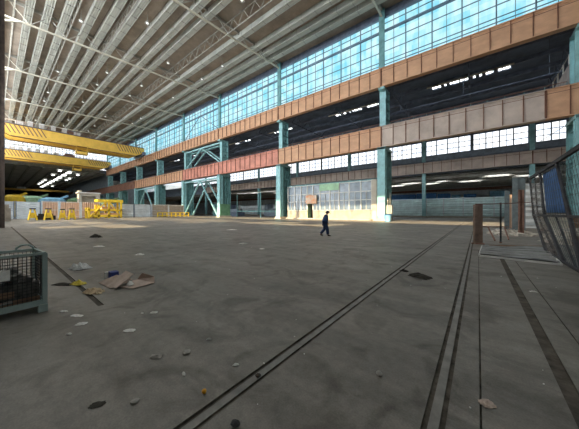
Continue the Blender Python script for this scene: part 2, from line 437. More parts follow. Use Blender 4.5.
# portal bracing in the bay between the fourth and fifth columns
def brace(y, x0, x1, z0, z1, label, m=M['teal'], w=.45):
    t = thing('portal_brace', label, 'brace', ((x0+x1)/2, y, z0))
    xm = (x0+x1)/2
    MB().beam((x0,y,z1),(x1,y,z1),.4,.5).build('top_beam', m, t)
    MB().beam((xm,y,z1),(x0,y,z0),.35,w,(0,1,0)).build('diagonal', m, t)
    MB().beam((xm,y,z1),(x1,y,z0),.35,w,(0,1,0)).build('diagonal', m, t)
    return t
brace(44.5, -85.45, -64.85, .55, 12.5, 'front teal inverted V brace between the fourth and fifth columns')
brace(47.7, -85.45, -64.85, .55, 12.5, 'rear teal inverted V brace behind the front one')
brace(45.2, -85.75, -64.55, 17.6, 23.8, 'front upper teal inverted V brace between the two girders')
brace(47.3, -85.75, -64.55, 17.6, 23.8, 'rear upper teal inverted V brace between the two girders')
t = thing('window_brace', 'thin dark inverted V brace across the clerestory of the braced bay', 'brace', (-75, 44.6, 28))
MB().beam((-75,44.55,35),(-85.9,44.55,28.1),.14).build('diagonal', M['darksteel'], t)
MB().beam((-75,44.55,35),(-64.4,44.55,28.1),.14).build('diagonal', M['darksteel'], t)
brace(44.6, -133.4, -111.6, .55, 12.5, 'distant teal inverted V brace between the sixth and seventh columns')

# ------------------------------------------------------------------ far end of the high hall: glazed gable
f = MB()
x = XE
y = -1.0
while y <= 45: f.box(x-.1, x+.2, y-.08, y+.08, 27.6, 39.0); y += 1.5
for z in (27.8, 30, 32, 34, 36, 38): f.box(x-.1, x+.2, -1, 45, z-.09, z+.09)
fo = struct(f.build('window_20', M['mull'])); MB().box(x-.06, x-.02, -1, 45, 27.7, 39).build('pane', M['panefar'], fo)
struct(MB().box(XE-.4, XE+.4, -1, 45, 26.0, 27.8).build('trim_2', M['darksteel']))
# low far hall
f = MB(); x = -450
while x <= XE-1: f.box(x-.12, x+.12, -3.0, -2.6, 14, 25); x += 5
for z in (14, 19.5, 25): f.box(-450, XE, -2.95, -2.6, z-.1, z+.1)
fo = struct(f.build('window_21', M['mull'])); MB().box(-450, XE, -2.85, -2.8, 14, 25).build('pane', M['panebright'], fo)  # unseen glowing panes added to brighten the far hall
random.seed(8)
for i in range(10):
    x = -190-i*13-random.uniform(0,5); y = random.choice((23.4, 23.4, 33.4))
    fo = struct(MB().box(x-1.7,x+1.7,y-.1,y,25.5,25.8).box(x-1.7,x+1.7,y+1.3,y+1.4,25.5,25.8).build('window_%d' % (22+i if i < 8 else 92+i), M['strip'])); MB().box(x-1.6,x+1.6,y,y+1.3,25.55,25.6).build('pane', M['panesky'], fo)
struct(MB().box(-450, XE, -3, 46, 26.3, 26.7).build('ceiling_far_hall', M['fargrey']))
for i in range(9):
    y = 2+i*5.0
    tag(MB().box(-449, XE-.5, y-.4, y+.4, 25.7, 26.3).build('roof_beam', M['strip']), 'grey roof beam in the low far hall, %s from the left' % ORD[i], 'roof beam')
for i in range(9):
    x = -196-i*16.0
    f = MB().box(x-2.4, x+2.4, 27.0, 27.2, 25.4, 25.75).box(x-2.4, x+2.4, 29.6, 29.8, 25.4, 25.75)
    fo = struct(f.build('window_%d' % (30+i), M['strip'])); MB().box(x-2.3, x+2.3, 27.2, 29.6, 25.5, 25.54).build('pane', M['panesky'], fo)
struct(MB().box(-310,-290,-.6,1.4,18.6,19.8).box(-310,-290,43.4,45.4,18.6,19.8).build('trim_6', M['rusty']))
struct(MB().box(-236.5,-236,46,132,0,28).build('wall_aisle_end', M['galv']))
struct(MB().box(-450.5, -450, -3, 46, 0, 26.3).build('wall_far', M['crane_grey']))
struct(MB().box(-450, -236, 45.5, 46, 0, 26.3).build('wall_far_side', M['bluegrey']))
struct(MB().box(-236, XE, 45.5, 46, 17.3, 26.3).build('wall_far_upper', M['bluegrey']))

# ------------------------------------------------------------------ left side (sunny side), unseen; openings shaped for the light
struct(MB().box(-450, 40, -3.0, -2.6, 0, 4.0).box(-450, 40, -3.0, -2.6, 13.5, 14.5).box(-450, 40, -3.0, -2.6, 24.3, 27.9).box(-450, -112, -3.0, -2.6, 14.5, 24.3).box(-16, 40, -3.0, -2.6, 14.5, 24.3)
       .box(-450,-76,-3,-2.6,4,13.5).build('wall_left', M['truss']))
f = MB(); x = -112
while x <= -16: f.box(x-.15, x+.15, -3.0, -2.7, 14.5, 24.3); x += 4
f.box(-112, -16, -3.0, -2.7, 21.5, 21.7)
f.box(-112, -16, -3, -2.7, 18.2, 19).box(-60,-56,-3,-2.7,17,24.3).box(-36,-32,-3,-2.7,14.5,24.3).box(-96,-80,-3,-2.7,14.5,17).box(-52,-40,-3,-2.7,14.5,17.4).box(-76,-68,-3,-2.7,14.5,16).box(-32,-16,-3,-2.7,14.5,18.2).box(-24,-20,-3,-2.7,21.6,24.3)  # blind panels added in unseen glazing to break up the sun patches
fo = struct(f.build('window_42', M['mull'])); MB().box(-112, -16, -2.86, -2.84, 14.5, 24.3).build('pane', M['clear'], fo)
# left wall band between 4 and 13.5 m: unseen fill panes added to light the hall, leaving a few open doorways of light
f = MB(); p = MB()
x = -76
while x <= 40: f.box(x-.12, x+.12, -3.0, -2.6, 4, 13.5); x += 4
for z in (4, 7.1, 10.3, 13.5): f.box(-76, 40, -2.95, -2.6, z-.1, z+.1)
fo = struct(f.build('window_40', M['mull'])); MB().box(-76, -30, -2.85, -2.8, 10.4, 13.4).box(-76,-67,-2.85,-2.8,7.2,10.2).box(-57,-51,-2.85,-2.8,7.2,10.2).box(-42,-39,-2.85,-2.8,7.2,10.2).build('pane', M['panefill'], fo); MB().box(-67,-57,-2.85,-2.8,7.2,10.2).box(-51,-42,-2.85,-2.8,7.2,10.2).box(-39,-30,-2.85,-2.8,7.2,10.2).build('pane', M['clear'], fo)
struct(MB().box(-30, 40, -2.9, -2.7, 4, 13.4).build('shade_infill_left', M['truss']))  # unseen infill added to keep the near floor dark
struct(MB().box(40.5, 41, -3, 46, 0, 24).build('shade_wall_right', M['truss']))  # unseen end wall, added to darken the floor near the camera
struct(MB().box(46, 46.5, 46, 132, 0, 28).build('wall_right_aisle', M['truss']))
MB().box(-76,-58,-2.85,-2.8,4.1,7.1).box(-52,-40,-2.85,-2.8,4.1,7.1).box(-34,-30,-2.85,-2.8,4.1,7.1).build('pane', M['panefill'], fo)
MB().box(-58,-52,-2.85,-2.8,4.1,7.1).box(-40,-34,-2.85,-2.8,4.1,7.1).build('pane', M['clear'], fo)
f = MB(); x = XE
while x <= 40: f.box(x-.08, x+.08, -1.5, -1.3, 27.9, 38.9); x += 4
for z in (28, 31, 34, 37, 38.9): f.box(XE, 40, -1.5, -1.3, z-.06, z+.06)
fo = struct(f.build('window_41', M['mull'])); MB().box(XE, 0, -1.42, -1.4, 27.9, 38.9).build('pane', M['clear'], fo); struct(MB().box(0, 40, -1.45, -1.35, 27.9, 38.9).build('shade_wall_left_upper', M['truss']))  # wall stretch added out of view to shade the right-hand side
def left_col(c, label):
    t = thing('steel_column', label, 'column', (c, -1, 0))
    MB().box(c-.6,c+.6,-.2,.0,0,24.4).box(c-.6,c+.6,.5,.7,0,24.4).box(c-.15,c+.15,-.1,.6,0,24.4).build('inner_leg', M['darkbrown'], t)
    MB().box(c-.6,c+.6,-2.5,-2.3,0,24.4).box(c-.6,c+.6,-1.8,-1.6,0,24.4).box(c-.15,c+.15,-2.4,-1.7,0,24.4).build('outer_leg', M['darkbrown'], t)
    b = MB()
    for k in range(12): b.beam((c,-1.7,k*2+.2),(c,-.1,k*2+1.2),.1).beam((c,-.1,k*2+1.2),(c,-1.7,k*2+2.2),.1)
    b.build('lacing', M['rusty'], t)
    MB().box(c-.4,c+.4,-1.2,.75,27.6,38.9).build('upper_shaft', M['darkbrown'], t)
    return t
for i, c in enumerate([-38.8,-63.8,-86.5,-110.5,-134.5,-158.5,-182.5]):
    left_col(c, 'dark steel column at the left edge of the hall, %s from the camera' % ORD[i])
for i in range(1, len(gx)-1):
    girder(gx[i], gx[i+1], 24.5, 27.6, -1.4, M['orange'], 'crane runway girder along the left wall, %s span from the camera' % ORD[i], face=1)

# ------------------------------------------------------------------ overhead cranes
def crane(x, label, boxes=True, trolley_y=17.0):
    t = thing('overhead_crane', label, 'crane', (x, 22, 27.9))
    zb, zt = 28.2, 31.6
    for k, xx in enumerate((x, x-7.5)):
        b = MB(); prof = [(0.2, zb+1.2, zt), (3.5, zb-.8, zt), (40.5, zb-.8, zt), (44.2, zb+1.2, zt)]
        for (ya, za, zz), (yb, zc_, zz2) in zip(prof[:-1], prof[1:]):
            b._add([(xx-.6,ya,za),(xx+.6,ya,za),(xx+.6,yb,zc_),(xx-.6,yb,zc_),(xx-.6,ya,zz),(xx+.6,ya,zz),(xx+.6,yb,zz2),(xx-.6,yb,zz2)],
                   [(0,3,2,1),(4,5,6,7),(0,1,5,4),(1,2,6,5),(2,3,7,6),(3,0,4,7)])
        g = b.build('box_girder', M['yellow'], t)
        MB().box(xx+.6,xx+.66,.2,44.2,zt-.2,zt+.05).box(xx+.6,xx+.64,3.5,40.5,zb-.8,zb-.62).build('edge_flange', M['rusty'], g)
        if k == 0:
            for y00 in (2.0, 33.2):
                s = MB()
                for q in range(9):
                    ys = y00+q*1.05
                    s._add([(xx+.61,ys,zt-.3),(xx+.61,ys+.35,zt-.3),(xx+.61,ys+1.7,zb+.4),(xx+.61,ys+1.35,zb+.4),
                            (xx+.64,ys,zt-.3),(xx+.64,ys+.35,zt-.3),(xx+.64,ys+1.7,zb+.4),(xx+.64,ys+1.35,zb+.4)],
                           [(4,5,6,7),(0,1,5,4),(1,2,6,5),(2,3,7,6),(3,0,4,7),(0,3,2,1)])
                s.build('slanted_stripes', M['rusty'], g)  # dark slanted stripes near both girder ends
    for y in (.0, 43.3): MB().box(x-9.5,x+2,y,y+1.0,28.1,29.6).build('end_carriage', M['darksteel'], t)
    r = MB(); n = 22
    for k in range(n+1): r.beam((x+1.0,1+k*42/n,zt),(x+1.0,1+k*42/n,zt+1.3),.09)
    for z in (.45,.9,1.3): r.beam((x+1.0,1,zt+z),(x+1.0,43,zt+z),.07)
    r.build('handrail', M['rusty'], t)
    MB().box(x+.5,x+1.1,.5,43.8,zt-.05,zt+.05).build('walkway', M['darksteel'], t)
    if boxes:
        for k, y in enumerate((4.5, 7.4, 10.2, 13.2, 16.2, 19.5)):
            MB().box(x-.3,x+.5,y,y+(1.9 if k in (0,5) else 1.25),zt+.25,zt+(1.25 if k in (0,5) else 1.9)).build('electrical_box', M['white'], t)
    tr = MB().box(x-7,x-.4,trolley_y,trolley_y+4,zt,zt+1.4); tro = tr.build('trolley', M['rusty'], t)
    MB().lathe([(.7,0),(.7,3)], (0,0,0), 16).xf(Matrix.Translation((x-3.5,trolley_y+.5,zt+1.8)) @ Matrix.Rotation(-PI/2,4,'X')).build('drum', M['darksteel'], tro)
    cab = MB()
    for (dx, dy) in ((0,0),(2.2,0),(0,3.4),(2.2,3.4)): cab.box(x-1.2+dx,x-1.0+dx,trolley_y+dy+3,trolley_y+dy+3.2,24.6,28)
    cab.box(x-1.2,x+1.2,trolley_y+3,trolley_y+6.6,24.5,25.6); cab.box(x-1.2,x+1.2,trolley_y+3,trolley_y+6.6,27.6,27.9)
    cab.build('operator_cab', M['yellow'], t)
    return t
crane(-123.6, 'nearer big yellow overhead crane with white boxes along its walkway')
crane(-174.0, 'farther yellow overhead crane, lower in view below the nearer one', True, 24)
t = thing('overhead_crane', 'small distant orange crane beam low in the far hall', 'crane', (-300, 22, 20))
MB().box(-300.6,-299.4,1,44,19.8,21.4).build('box_girder', M['yellow'], t)
MB().box(-300.9,-298.5,12,17,21.4,23).build('trolley', M['white'], t)
MB().box(-302,-298,.5,1.8,20,22).build('end_carriage', M['darksteel'], t)
# aisle crane at the right
t = thing('overhead_crane', 'grey brown crane girder in the side aisle at the right edge between the runway girders', 'crane', (10.8, 65, 18))
MB().box(9.9,11.9,49,60,18.4,22.2).build('box_girder', M['crane_grey'], t)
r = MB()
for k in range(4): r.beam((9.95,50+k*3,22.2),(9.95,50+k*3,23.6),.16)
r.beam((9.95,50,23.5),(9.95,59,23.5),.07).build('handrail', M['white'], t)
MB().box(6.5,15,48.5,49.8,17.5,18.8).build('end_carriage', M['darksteel'], t)

# ------------------------------------------------------------------ aisle behind the colonnade
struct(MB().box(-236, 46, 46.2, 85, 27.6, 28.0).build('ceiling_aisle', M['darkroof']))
for i in range(7):
    y = 50.5+i*5
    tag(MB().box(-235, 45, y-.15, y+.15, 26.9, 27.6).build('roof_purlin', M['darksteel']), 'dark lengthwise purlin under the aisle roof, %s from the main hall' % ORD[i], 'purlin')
for i, c in enumerate([10.6,-1.2,-13.2,-25.5,-38,-50.5,-62.5,-75,-87]):
    t = thing('aisle_truss', 'dark truss across the side aisle roof, %s from the right' % ORD[i], 'truss', (c, 66, 26))
    MB().beam((c,48.5,25.0),(c,83.5,25.0),.25).build('bottom_chord', M['darksteel'], t)
    w = MB()
    for k in range(7): w.beam((c,48.5+k*5,25),(c,51+k*5,27.5),.14).beam((c,51+k*5,27.5),(c,53.5+k*5,25),.14)
    w.build('lacing', M['darksteel'], t)
# broken rooflights
wn = 50; ri = 0
random.seed(3)
for (xa, xb) in ((-7.5,-1.5),(-1,2.2),(2.6,4.5),(-26,-22.8),(-30,-27),(-21.5,-18.6),(-48,-45),(-52,-50),(-67,-64),(-72,-69),(-95,-91),(-103,-99),(-120,-116)):
    for (y0, dz, mm) in ((56.4, 0, 'panesky'), (54.6, 0, 'strip')):
        if mm == 'strip':
            wn += 0
            tag(MB().box(xa-.6, xb+.3, y0, y0+.3, 26.6, 26.8).build('rooflight_rail', M['cream']), 'cream gutter rail beside the aisle rooflights, %s of the row from the right' % ORD[ri], 'rail'); ri += 1
        else:
            f = MB().box(xa-.2,xb+.2,y0-.15,y0,27.3,27.6).box(xa-.2,xb+.2,y0+1.3,y0+1.45,27.3,27.6)
            x = xa
            while x < xb: w_ = random.choice((.06,.1,.3)); f.box(x-w_,x+w_,y0-.1,y0+1.4,27.35,27.5); x += random.uniform(.6,1.3)
            fo = struct(f.build('window_%d' % wn, M['darksteel'])); MB().box(xa,xb,y0,y0+1.3,27.52,27.56).build('pane', M['panesky'], fo); wn += 1

# outer aisle row at y = 84
AX = [34, 22.5, 10.6, -13.2, -38, -62.5, -87, -111, -135]
for i, c in enumerate(AX):
    t = thing('aisle_column', 'teal column at the far side of the aisle, %s from the right' % ORD[i], 'column', (c, 84, 0))
    MB().box(c-.5,c+.5,83.6,83.8,0,24).box(c-.5,c+.5,84.4,84.6,0,24).box(c-.15,c+.15,83.8,84.4,0,24).build('shaft', M['teal'], t)
    MB().box(c-.9,c+.9,83.2,85,0,.4).build('base_plate', M['concrete'], t)
for i in range(len(AX)-1):
    xa, xb = AX[i], AX[i+1]; w = xa-xb
    segs = [(xb+.6, (xa+xb)/2-.25), ((xa+xb)/2+.25, xa-.6)] if w > 20 else [(xb+.6, xa-.6)]
    for (s0, s1) in segs:
        f = MB()
        n = 8 if s1-s0 > 9 else 6
        for k in range(n+1):
            x = s0+k*(s1-s0)/n; ww = .12 if k % 2 == 0 else .05; f.box(x-ww, x+ww, 84.0, 84.25, 19.0, 23.4)
        for z in (19.0, 20.45, 21.9, 23.4): f.box(s0, s1, 84.0, 84.2, z-.07, z+.07)
        fo = struct(f.build('window_%d' % wn, M['mull'])); MB().box(s0, s1, 84.15, 84.18, 19.0, 23.4).build('pane', M['panefar'], fo); wn += 1
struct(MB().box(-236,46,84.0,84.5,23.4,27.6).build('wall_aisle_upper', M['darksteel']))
struct(MB().box(-236,46,84.0,84.5,17.4,19.0).build('wall_aisle_sill', M['bluegrey']))
struct(MB().box(-236,46,84.5,84.8,13.0,17.4).build('wall_aisle_girder_back', M['bluegrey']))
b = MB()
for i in range(len(AX)-1):
    c = (AX[i]+AX[i+1])/2
    b.box(c-.3,c+.3,83.9,84.3,19,23.4)
    for s_ in (-.55, .55): pass
struct(b.build('trim_3', M['bluegrey']))
for i in range(len(AX)-1):
    girder(AX[i], AX[i+1], 13.6, 16.9, 83.0, M['beige'], 'faded beige crane girder below the aisle windows, %s span from the right' % ORD[i], step=2.4, depth=.6)
b = MB().beam((12.0, 83.4, 19.0),(17.4, 83.4, 22.8),.12)
tag(b.build('tie_rod', M['darksteel']), 'thin diagonal tie rod across the rightmost aisle window', 'tie rod')

# annex beyond
struct(MB().box(-236, 46, 84.5, 132, 13.0, 13.3).build('ceiling_annex', M['fargrey']))
for i in range(8):
    y = 87+i*5.2
    tag(MB().box(-235,45,y-.3,y+.3,12.0,13.0).build('annex_beam', M['truss']), 'grey lengthwise beam under the annex roof, %s from the aisle' % ORD[i], 'roof beam')
random.seed(11)
for i in range(20):
    xx = 16-i*6+random.uniform(-2,2); yy = random.choice((91.2, 96.5, 101.5)); L = random.uniform(2.5, 6)
    fo = struct(MB().box(xx-L/2-.1,xx+L/2+.1,yy-.1,yy,12.8,13.0).box(xx-L/2-.1,xx+L/2+.1,yy+.9,yy+1,12.8,13.0).build('window_%d' % wn, M['strip']))
    MB().box(xx-L/2,xx+L/2,yy,yy+.9,12.85,12.9).build('pane', M['paneannex'], fo); wn += 1
struct(MB().box(-236,46,131.5,132,0,13).build('wall_annex_back', M['galv']))
b = MB(); b.box(-236,46,131.2,131.5,11.2,12.4); struct(b.build('trim_4', M['rusty']))
b = MB()
for (xa, xb, z0, z1, mi) in ((-34,-22,4,9.6,0),(-21.5,-14,4,9.8,0),(-13.5,-9,4,9.4,0),(-8.5,-5.5,5,8.8,1),(-4.5,-.5,5,8.8,0),(3.5,8.5,5,9.6,1),(-60,-36,4,8.0,0),(-95,-70,4,7.6,1)):
    b = MB(); n = max(2, int((xb-xa)/1.0))
    for k in range(n):
        x = xa+k*(xb-xa)/n; b.box(x, x+(xb-xa)/n*.86, 118, 118.4, 0, z1); b.box(x, x+(xb-xa)/n, 118.1, 120.5, 0, z1-.1)
    tag(b.build('storage_container', M['ltblue'] if mi else M['bluesheet']), ('light' if mi else 'dark')+' blue ribbed container behind the aisle fence, %s' % ({-34:'left of the aisle column',-21.5:'just behind the aisle column',-13.5:'right of the aisle column',-8.5:'narrow one in the middle',-4.5:'beside the narrow light one',3.5:'near the leaning posts',-60:'behind the glazed office',-95:'seen through the open bay'}[xa],), 'container')

# corrugated sheets / fences
def corr(name, p0, p1, z0, z1, m, label, cat, pitch=.35, amp=.06, group=None, rails=True, horizontal=False, parent=None):
    p0 = Vector((p0[0], p0[1], 0)); p1 = Vector((p1[0], p1[1], 0)); d = (p1-p0); L = d.length; d.normalize(); nrm = Vector((-d.y, d.x, 0))
    b = MB(); prof = []
    if horizontal:
        n = int((z1-z0)/pitch*2); off = [(z0+k*(z1-z0)/n, amp if k % 2 else -amp) for k in range(n+1)]
        vs = []; fs = []
        for z, a in off:
            for q in (p0, p1):
                for s_ in (0, .04): v = q+nrm*(a+s_); vs.append((v.x, v.y, z))
        for k in range(n):
            o = k*4; fs += [(o,o+2,o+6,o+4),(o+1,o+5,o+7,o+3),(o,o+4,o+5,o+1),(o+2,o+3,o+7,o+6)]
        fs += [(0,1,3,2),(n*4,n*4+2,n*4+3,n*4+1)]
        b._add(vs, fs)
    else:
        n = max(4, int(L/pitch*2)); vs = []; fs = []
        for k in range(n+1):
            q = p0+d*(L*k/n); a = amp if k % 2 else -amp
            for s_ in (0, .04):
                v = q+nrm*(a+s_); vs += [(v.x, v.y, z0), (v.x, v.y, z1)]
        for k in range(n):
            o = k*4; fs += [(o,o+4,o+5,o+1),(o+2,o+3,o+7,o+6),(o+1,o+5,o+7,o+3),(o,o+2,o+6,o+4)]
        fs += [(0,1,3,2),(n*4,n*4+2,n*4+3,n*4+1)]
        b._add(vs, fs)
    if rails is False: return b
    c = (p0+p1)/2
    t = thing(name, label, cat, (c.x, c.y, z0), group)
    b.build('corrugated_sheet', m, t)
    for q in (p0, p1): MB().box(q.x-.08,q.x+.08,q.y-.1,q.y+.1,z0,z1+.1).build('post', M['galv'] if m is not M['galv'] else M['bluegrey'], t)
    r = MB(); a_ = p0-nrm*.12; b_ = p1-nrm*.12
    for z in (z0+.4, (z0+z1)/2, z1-.15): r.beam((a_.x,a_.y,z),(b_.x,b_.y,z),.06,.08)
    r.build('rail', M['galv'], t)
    return t
# left fence across the hall
ys = [0.5, 6.5, 9.8, 13.0, 17.2, 22, 27, 32, 37.5, 43.5]
mats = ['galv','galv','brownsheet','brownsheet','brownsheet','galv','galv','galv','galv']
ys = [-1.5, 3.2, 7.4, 10.6, 14.8, 19.0, 22.5, 27.5, 32.5, 38, 43.6]
mats = ['galv','galv','brownsheet','brownsheet','brownsheet','galv','galv','galv','cream_wall','cream_wall']
nm = {'galv':'pale grey corrugated','brownsheet':'brown corrugated','cream_wall':'cream corrugated'}
for i in range(len(ys)-1):
    corr('fence_panel', (-84, ys[i]), (-84, ys[i+1]-.3), 0, 4.1 if mats[i] != 'brownsheet' else 4.3, M[mats[i]],
         nm[mats[i]]+' fence panel across the hall, %s from the left' % ORD[i], 'fence panel', horizontal=(mats[i] == 'galv'), pitch=.5 if mats[i]=='galv' else .45)
# aisle fence
xs = [27, 18, 10.6, 3.5, -3.5, -8.5, -13.2, -24, -38, -50, -62, -75, -90, -108]
for i in range(len(xs)-1):
    corr('fence_panel', (xs[i+1]+.1, 88), (xs[i], 88), 0, 6.0 if i < 7 else 5.2, M['tealsheet'] if i < 8 else M['galv'],
         'pale teal corrugated fence panel behind the aisle columns, %s from the right' % ORD[i], 'fence panel', horizontal=True, pitch=.7, amp=.08)
struct(MB().box(-110,27,85.6,87,0,.35).build('sunlit_floor_strip', M['concrete']))  # pale strip standing in for sunlit floor before the aisle fence

# ------------------------------------------------------------------ glazed office between columns
t = thing('site_office', 'long glazed office with a cream lower wall between two teal columns', 'office', (-26, 47.5, 0))
X0, X1, Y0 = -37.3, -16.2, 46.0
MB().box(X0,-31.4,Y0,Y0+.35,0,2.0).box(-29.8,X1,Y0,Y0+.35,0,2.0).build('lower_wall', M['cream_wall'], t)
MB().box(X0-.1,X1+1.1,Y0+.2,52,7.9,8.15).build('roof', M['tealdk'], t)
MB().box(X0,X1,51.5,52,0,7.9).build('back_wall', M['crane_grey'], t)
MB().box(X0,X0+.3,Y0+.3,51.6,0,7.9).build('side_wall', M['crane_grey'], t)
MB().box(X1,X1+1.0,Y0-.1,52,0,8.0).build('end_pier', M['concrete'], t)
posts = [X0+.1,-35.1,-33.2,-31.4,-29.8,-27.9,-25.4,-23.2,-20.9,-18.4,X1]
f = MB()
for k in posts: f.box(k-.12,k+.12,Y0-.02,Y0+.2,2.0,7.9)
for z in (5.8,7.8): f.box(X0,X1,Y0,Y0+.18,z-.07,z+.07)
for z in (2.05,4.1): f.box(X0,-31.4,Y0,Y0+.18,z-.07,z+.07).box(-29.8,X1,Y0,Y0+.18,z-.07,z+.07)
for k in range(len(posts)-1):
    m_ = (posts[k]+posts[k+1])/2
    if posts[k] != -31.4: f.box(m_-.05,m_+.05,Y0+.02,Y0+.15,2.0,5.8)
f.build('window_frame', M['white'], t)
MB().box(X0,-31.4,Y0+.12,Y0+.16,2.0,7.9).box(-29.8,X1,Y0+.12,Y0+.16,2.0,7.9).box(-31.4,-29.8,Y0+.12,Y0+.16,5.9,7.9).build('window_glass', M['officeglass'], t)
MB().box(-28.0,-23.2,Y0-.12,Y0-.04,6.4,7.9).build('green_board', M['greensheet'], t)
tag(MB().box(-31.5,-28.6,Y0-.5,Y0-.3,3.6,5.5).box(-31.3,-31.2,Y0-.3,Y0,4,4.2).box(-28.9,-28.8,Y0-.3,Y0,4,4.2).build('wall_sign', M['signor']), 'small orange and white board above the dark doorway of the glazed office', 'sign')
d = MB().box(-31.35,-31.25,Y0,Y0+1.4,0,3.6); d.build('door', M['greensheet'], t)
# cream clutter wall strips at left of office : low ledge
tag(MB().box(-37.2,-16,45.2,45.9,0,.25).box(-37.2,-34,45.0,45.2,0,.12).build('kerb', M['concrete']), 'low concrete kerb along the foot of the glazed office', 'kerb')

# open bay beyond (between third and fourth columns): crossing pipes, counters
t = thing('gallery_frame', 'teal beam and rails crossing the open bay left of the office', 'frame', (-51, 50, 0))
MB().beam((-62,50,7.6),(-40,50,7.6),.18).build('upper_rail', M['white'], t)
MB().beam((-62,50,1.9),(-40,50,1.9),.25).build('lower_rail', M['tealdk'], t)
for x in (-62,-51,-40): MB().beam((x,50,0),(x,50,7.6),.18).build('post', M['tealdk'], t)
MB().beam((-45,60,.2),(-40,60,8),.5).build('diagonal', M['galv'], t)
b = MB(); random.seed(5)
for (x, y, w, dd, h, m, lab) in ((-52,66,9,3,3.4,'darksteel','dark machine bench standing in the open bay'),(-66,72,7,4,5.0,'bluegrey','grey blue machine at the left of the open bay'),
                         (-46,74,6,4,4.2,'crane_grey','brown grey machine deep in the open bay'),(-78,62,7,4,4.6,'darksteel','dark machine behind the braced bay'),(-92,66,9,5,5.5,'tealdk','teal machine behind the fifth column')):
    t = thing('machine', lab, 'machine', (x, y, 0))
    MB().box(x-w/2,x+w/2,y-dd/2,y+dd/2,0,h*.35).build('bed', M[m], t)
    MB().box(x-w/2,x-w/4,y-dd/2.4,y+dd/2.4,h*.35,h).build('headstock', M[m], t)
    MB().box(x-w/5,x+w/2.6,y-dd/3,y+dd/3,h*.35,h*.62).build('slide', M['bluegrey'], t)
    MB().beam((x+w/2.5,y,h*.3),(x+w/2.5,y,h*.9),.4).build('post', M['truss'], t)

# blue bin and electrical cabinet at the first column
t = thing('electrical_cabinet', 'open pale electrical cabinet on the side of the second column', 'cabinet', (-12.6, 44.9, 0))
MB().box(-13.05,-12.1,44.6,45.4,1.3,2.9).build('cabinet_body', M['strip'], t)
MB().box(-12.1,-12.05,44.6,45.0,1.4,2.8).build('door', M['truss'], t)
MB().box(-12.9,-12.75,44.7,44.85,2.9,4.2).box(-12.5,-12.35,44.7,44.85,2.9,5).build('conduit', M['truss'], t)
t = thing('waste_bin', 'small blue bin at the foot of the second column', 'bin', (-12.3, 42.9, 0))
MB().lathe([(.5,0),(.52,.05),(.6,1.15),(.56,1.15),(.48,.1)], (-12.3,42.9,0), 18).build('drum', M['ltblue'], t)
MB().lathe([(.62,1.1),(.64,1.12),(.64,1.2),(.6,1.2)], (-12.3,42.9,0), 18).build('rim', M['bluesheet'], t)

# ------------------------------------------------------------------ yellow equipment near the left fence
def trestle(x, y, s, label, h=2.2):
    t = thing('yellow_stand', label, 'stand', (x, y, 0), None)
    for (a, c) in ((-1,-1),(1,-1),(1,1),(-1,1)):
        MB().beam((x+a*.55*s,y+c*.55*s,0),(x+a*.22*s,y+c*.22*s,h),.16).build('leg', M['yellowpaint'], t)
    MB().box(x-.4*s,x+.4*s,y-.4*s,y+.4*s,h,h+.22).build('top_plate', M['black'], t)
    b = MB()
    for z, r in ((.5,.48),(1.3,.36)):
        for (a, c, e, g) in ((-1,-1,1,-1),(1,-1,1,1),(1,1,-1,1),(-1,1,-1,-1)): b.beam((x+a*r*s,y+c*r*s,z),(x+e*r*s,y+g*r*s,z),.16)
    b.box(x-.3*s,x+.3*s,y-.3*s,y+.3*s,.5,1.5)
    b.build('cross_bracing', M['yellowpaint'], t)
trestle(-70.6, 4.9, 1.1, 'yellow steel stand with black top, leftmost before the fence')
trestle(-70.2, 7.1, 1.1, 'yellow steel stand, second from the left before the brown fence')
trestle(-69.8, 9.2, .9, 'yellow steel stand, third from the left before the brown fence', 2.1)
trestle(-69.2, 10.6, 1.0, 'yellow steel stand, rightmost before the brown fence')
tag(MB().box(-72.6,-71.8,5.4,8.4,0,.9).box(-72.5,-71.9,5.8,8.0,.9,1.3).build('steel_block', M['black']), 'low dark steel block between the yellow stands', 'block')
t = thing('yellow_frame_rack', 'tall yellow frame rack with stacked yellow beams before the grey fence', 'rack', (-80, 20, 0))
for k, y in enumerate((15.2, 17.2, 19.4, 22.2)):
    for x in (-81, -78): MB().box(x-.2,x+.2,y-.22,y+.22,0,(2.8,3.6,4.9,4.9)[k]).build('upright', M['yellowpaint'], t)
MB().box(-81.3,-77.7,17.0,22.6,4.3,5.0).build('top_beam', M['yellowpaint'], t)
MB().box(-81,-77.8,15,22.4,1.9,2.4).box(-81,-77.8,16,21.4,.3,.9).build('shelf_beam', M['yellowpaint'], t)
MB().beam((-77.7,15.2,.3),(-77.7,19,4.6),.25).beam((-77.7,22,.4),(-77.7,19.4,4.4),.25).build('diagonal', M['yellowpaint'], t)
MB().box(-80.6,-78.2,17.6,21.8,.9,1.4).box(-80.4,-78.4,18,21,2.4,3.1).build('stacked_beam', M['orange'], t)
t = thing('yellow_barrier', 'long low yellow frame lying on the floor before the cream fence', 'barrier', (-82, 38, 0))
MB().beam((-82,33.5,1.4),(-80,43.0,1.4),.22).beam((-82,33.5,.5),(-80,43,.5),.22).build('rail', M['yellowpaint'], t)
b = MB()
for k in range(8): f_ = k/7; b.beam((-82+2*f_,33.5+9.5*f_,0),(-82+2*f_,33.5+9.5*f_,1.5),.3)
b.build('post', M['yellowpaint'], t)
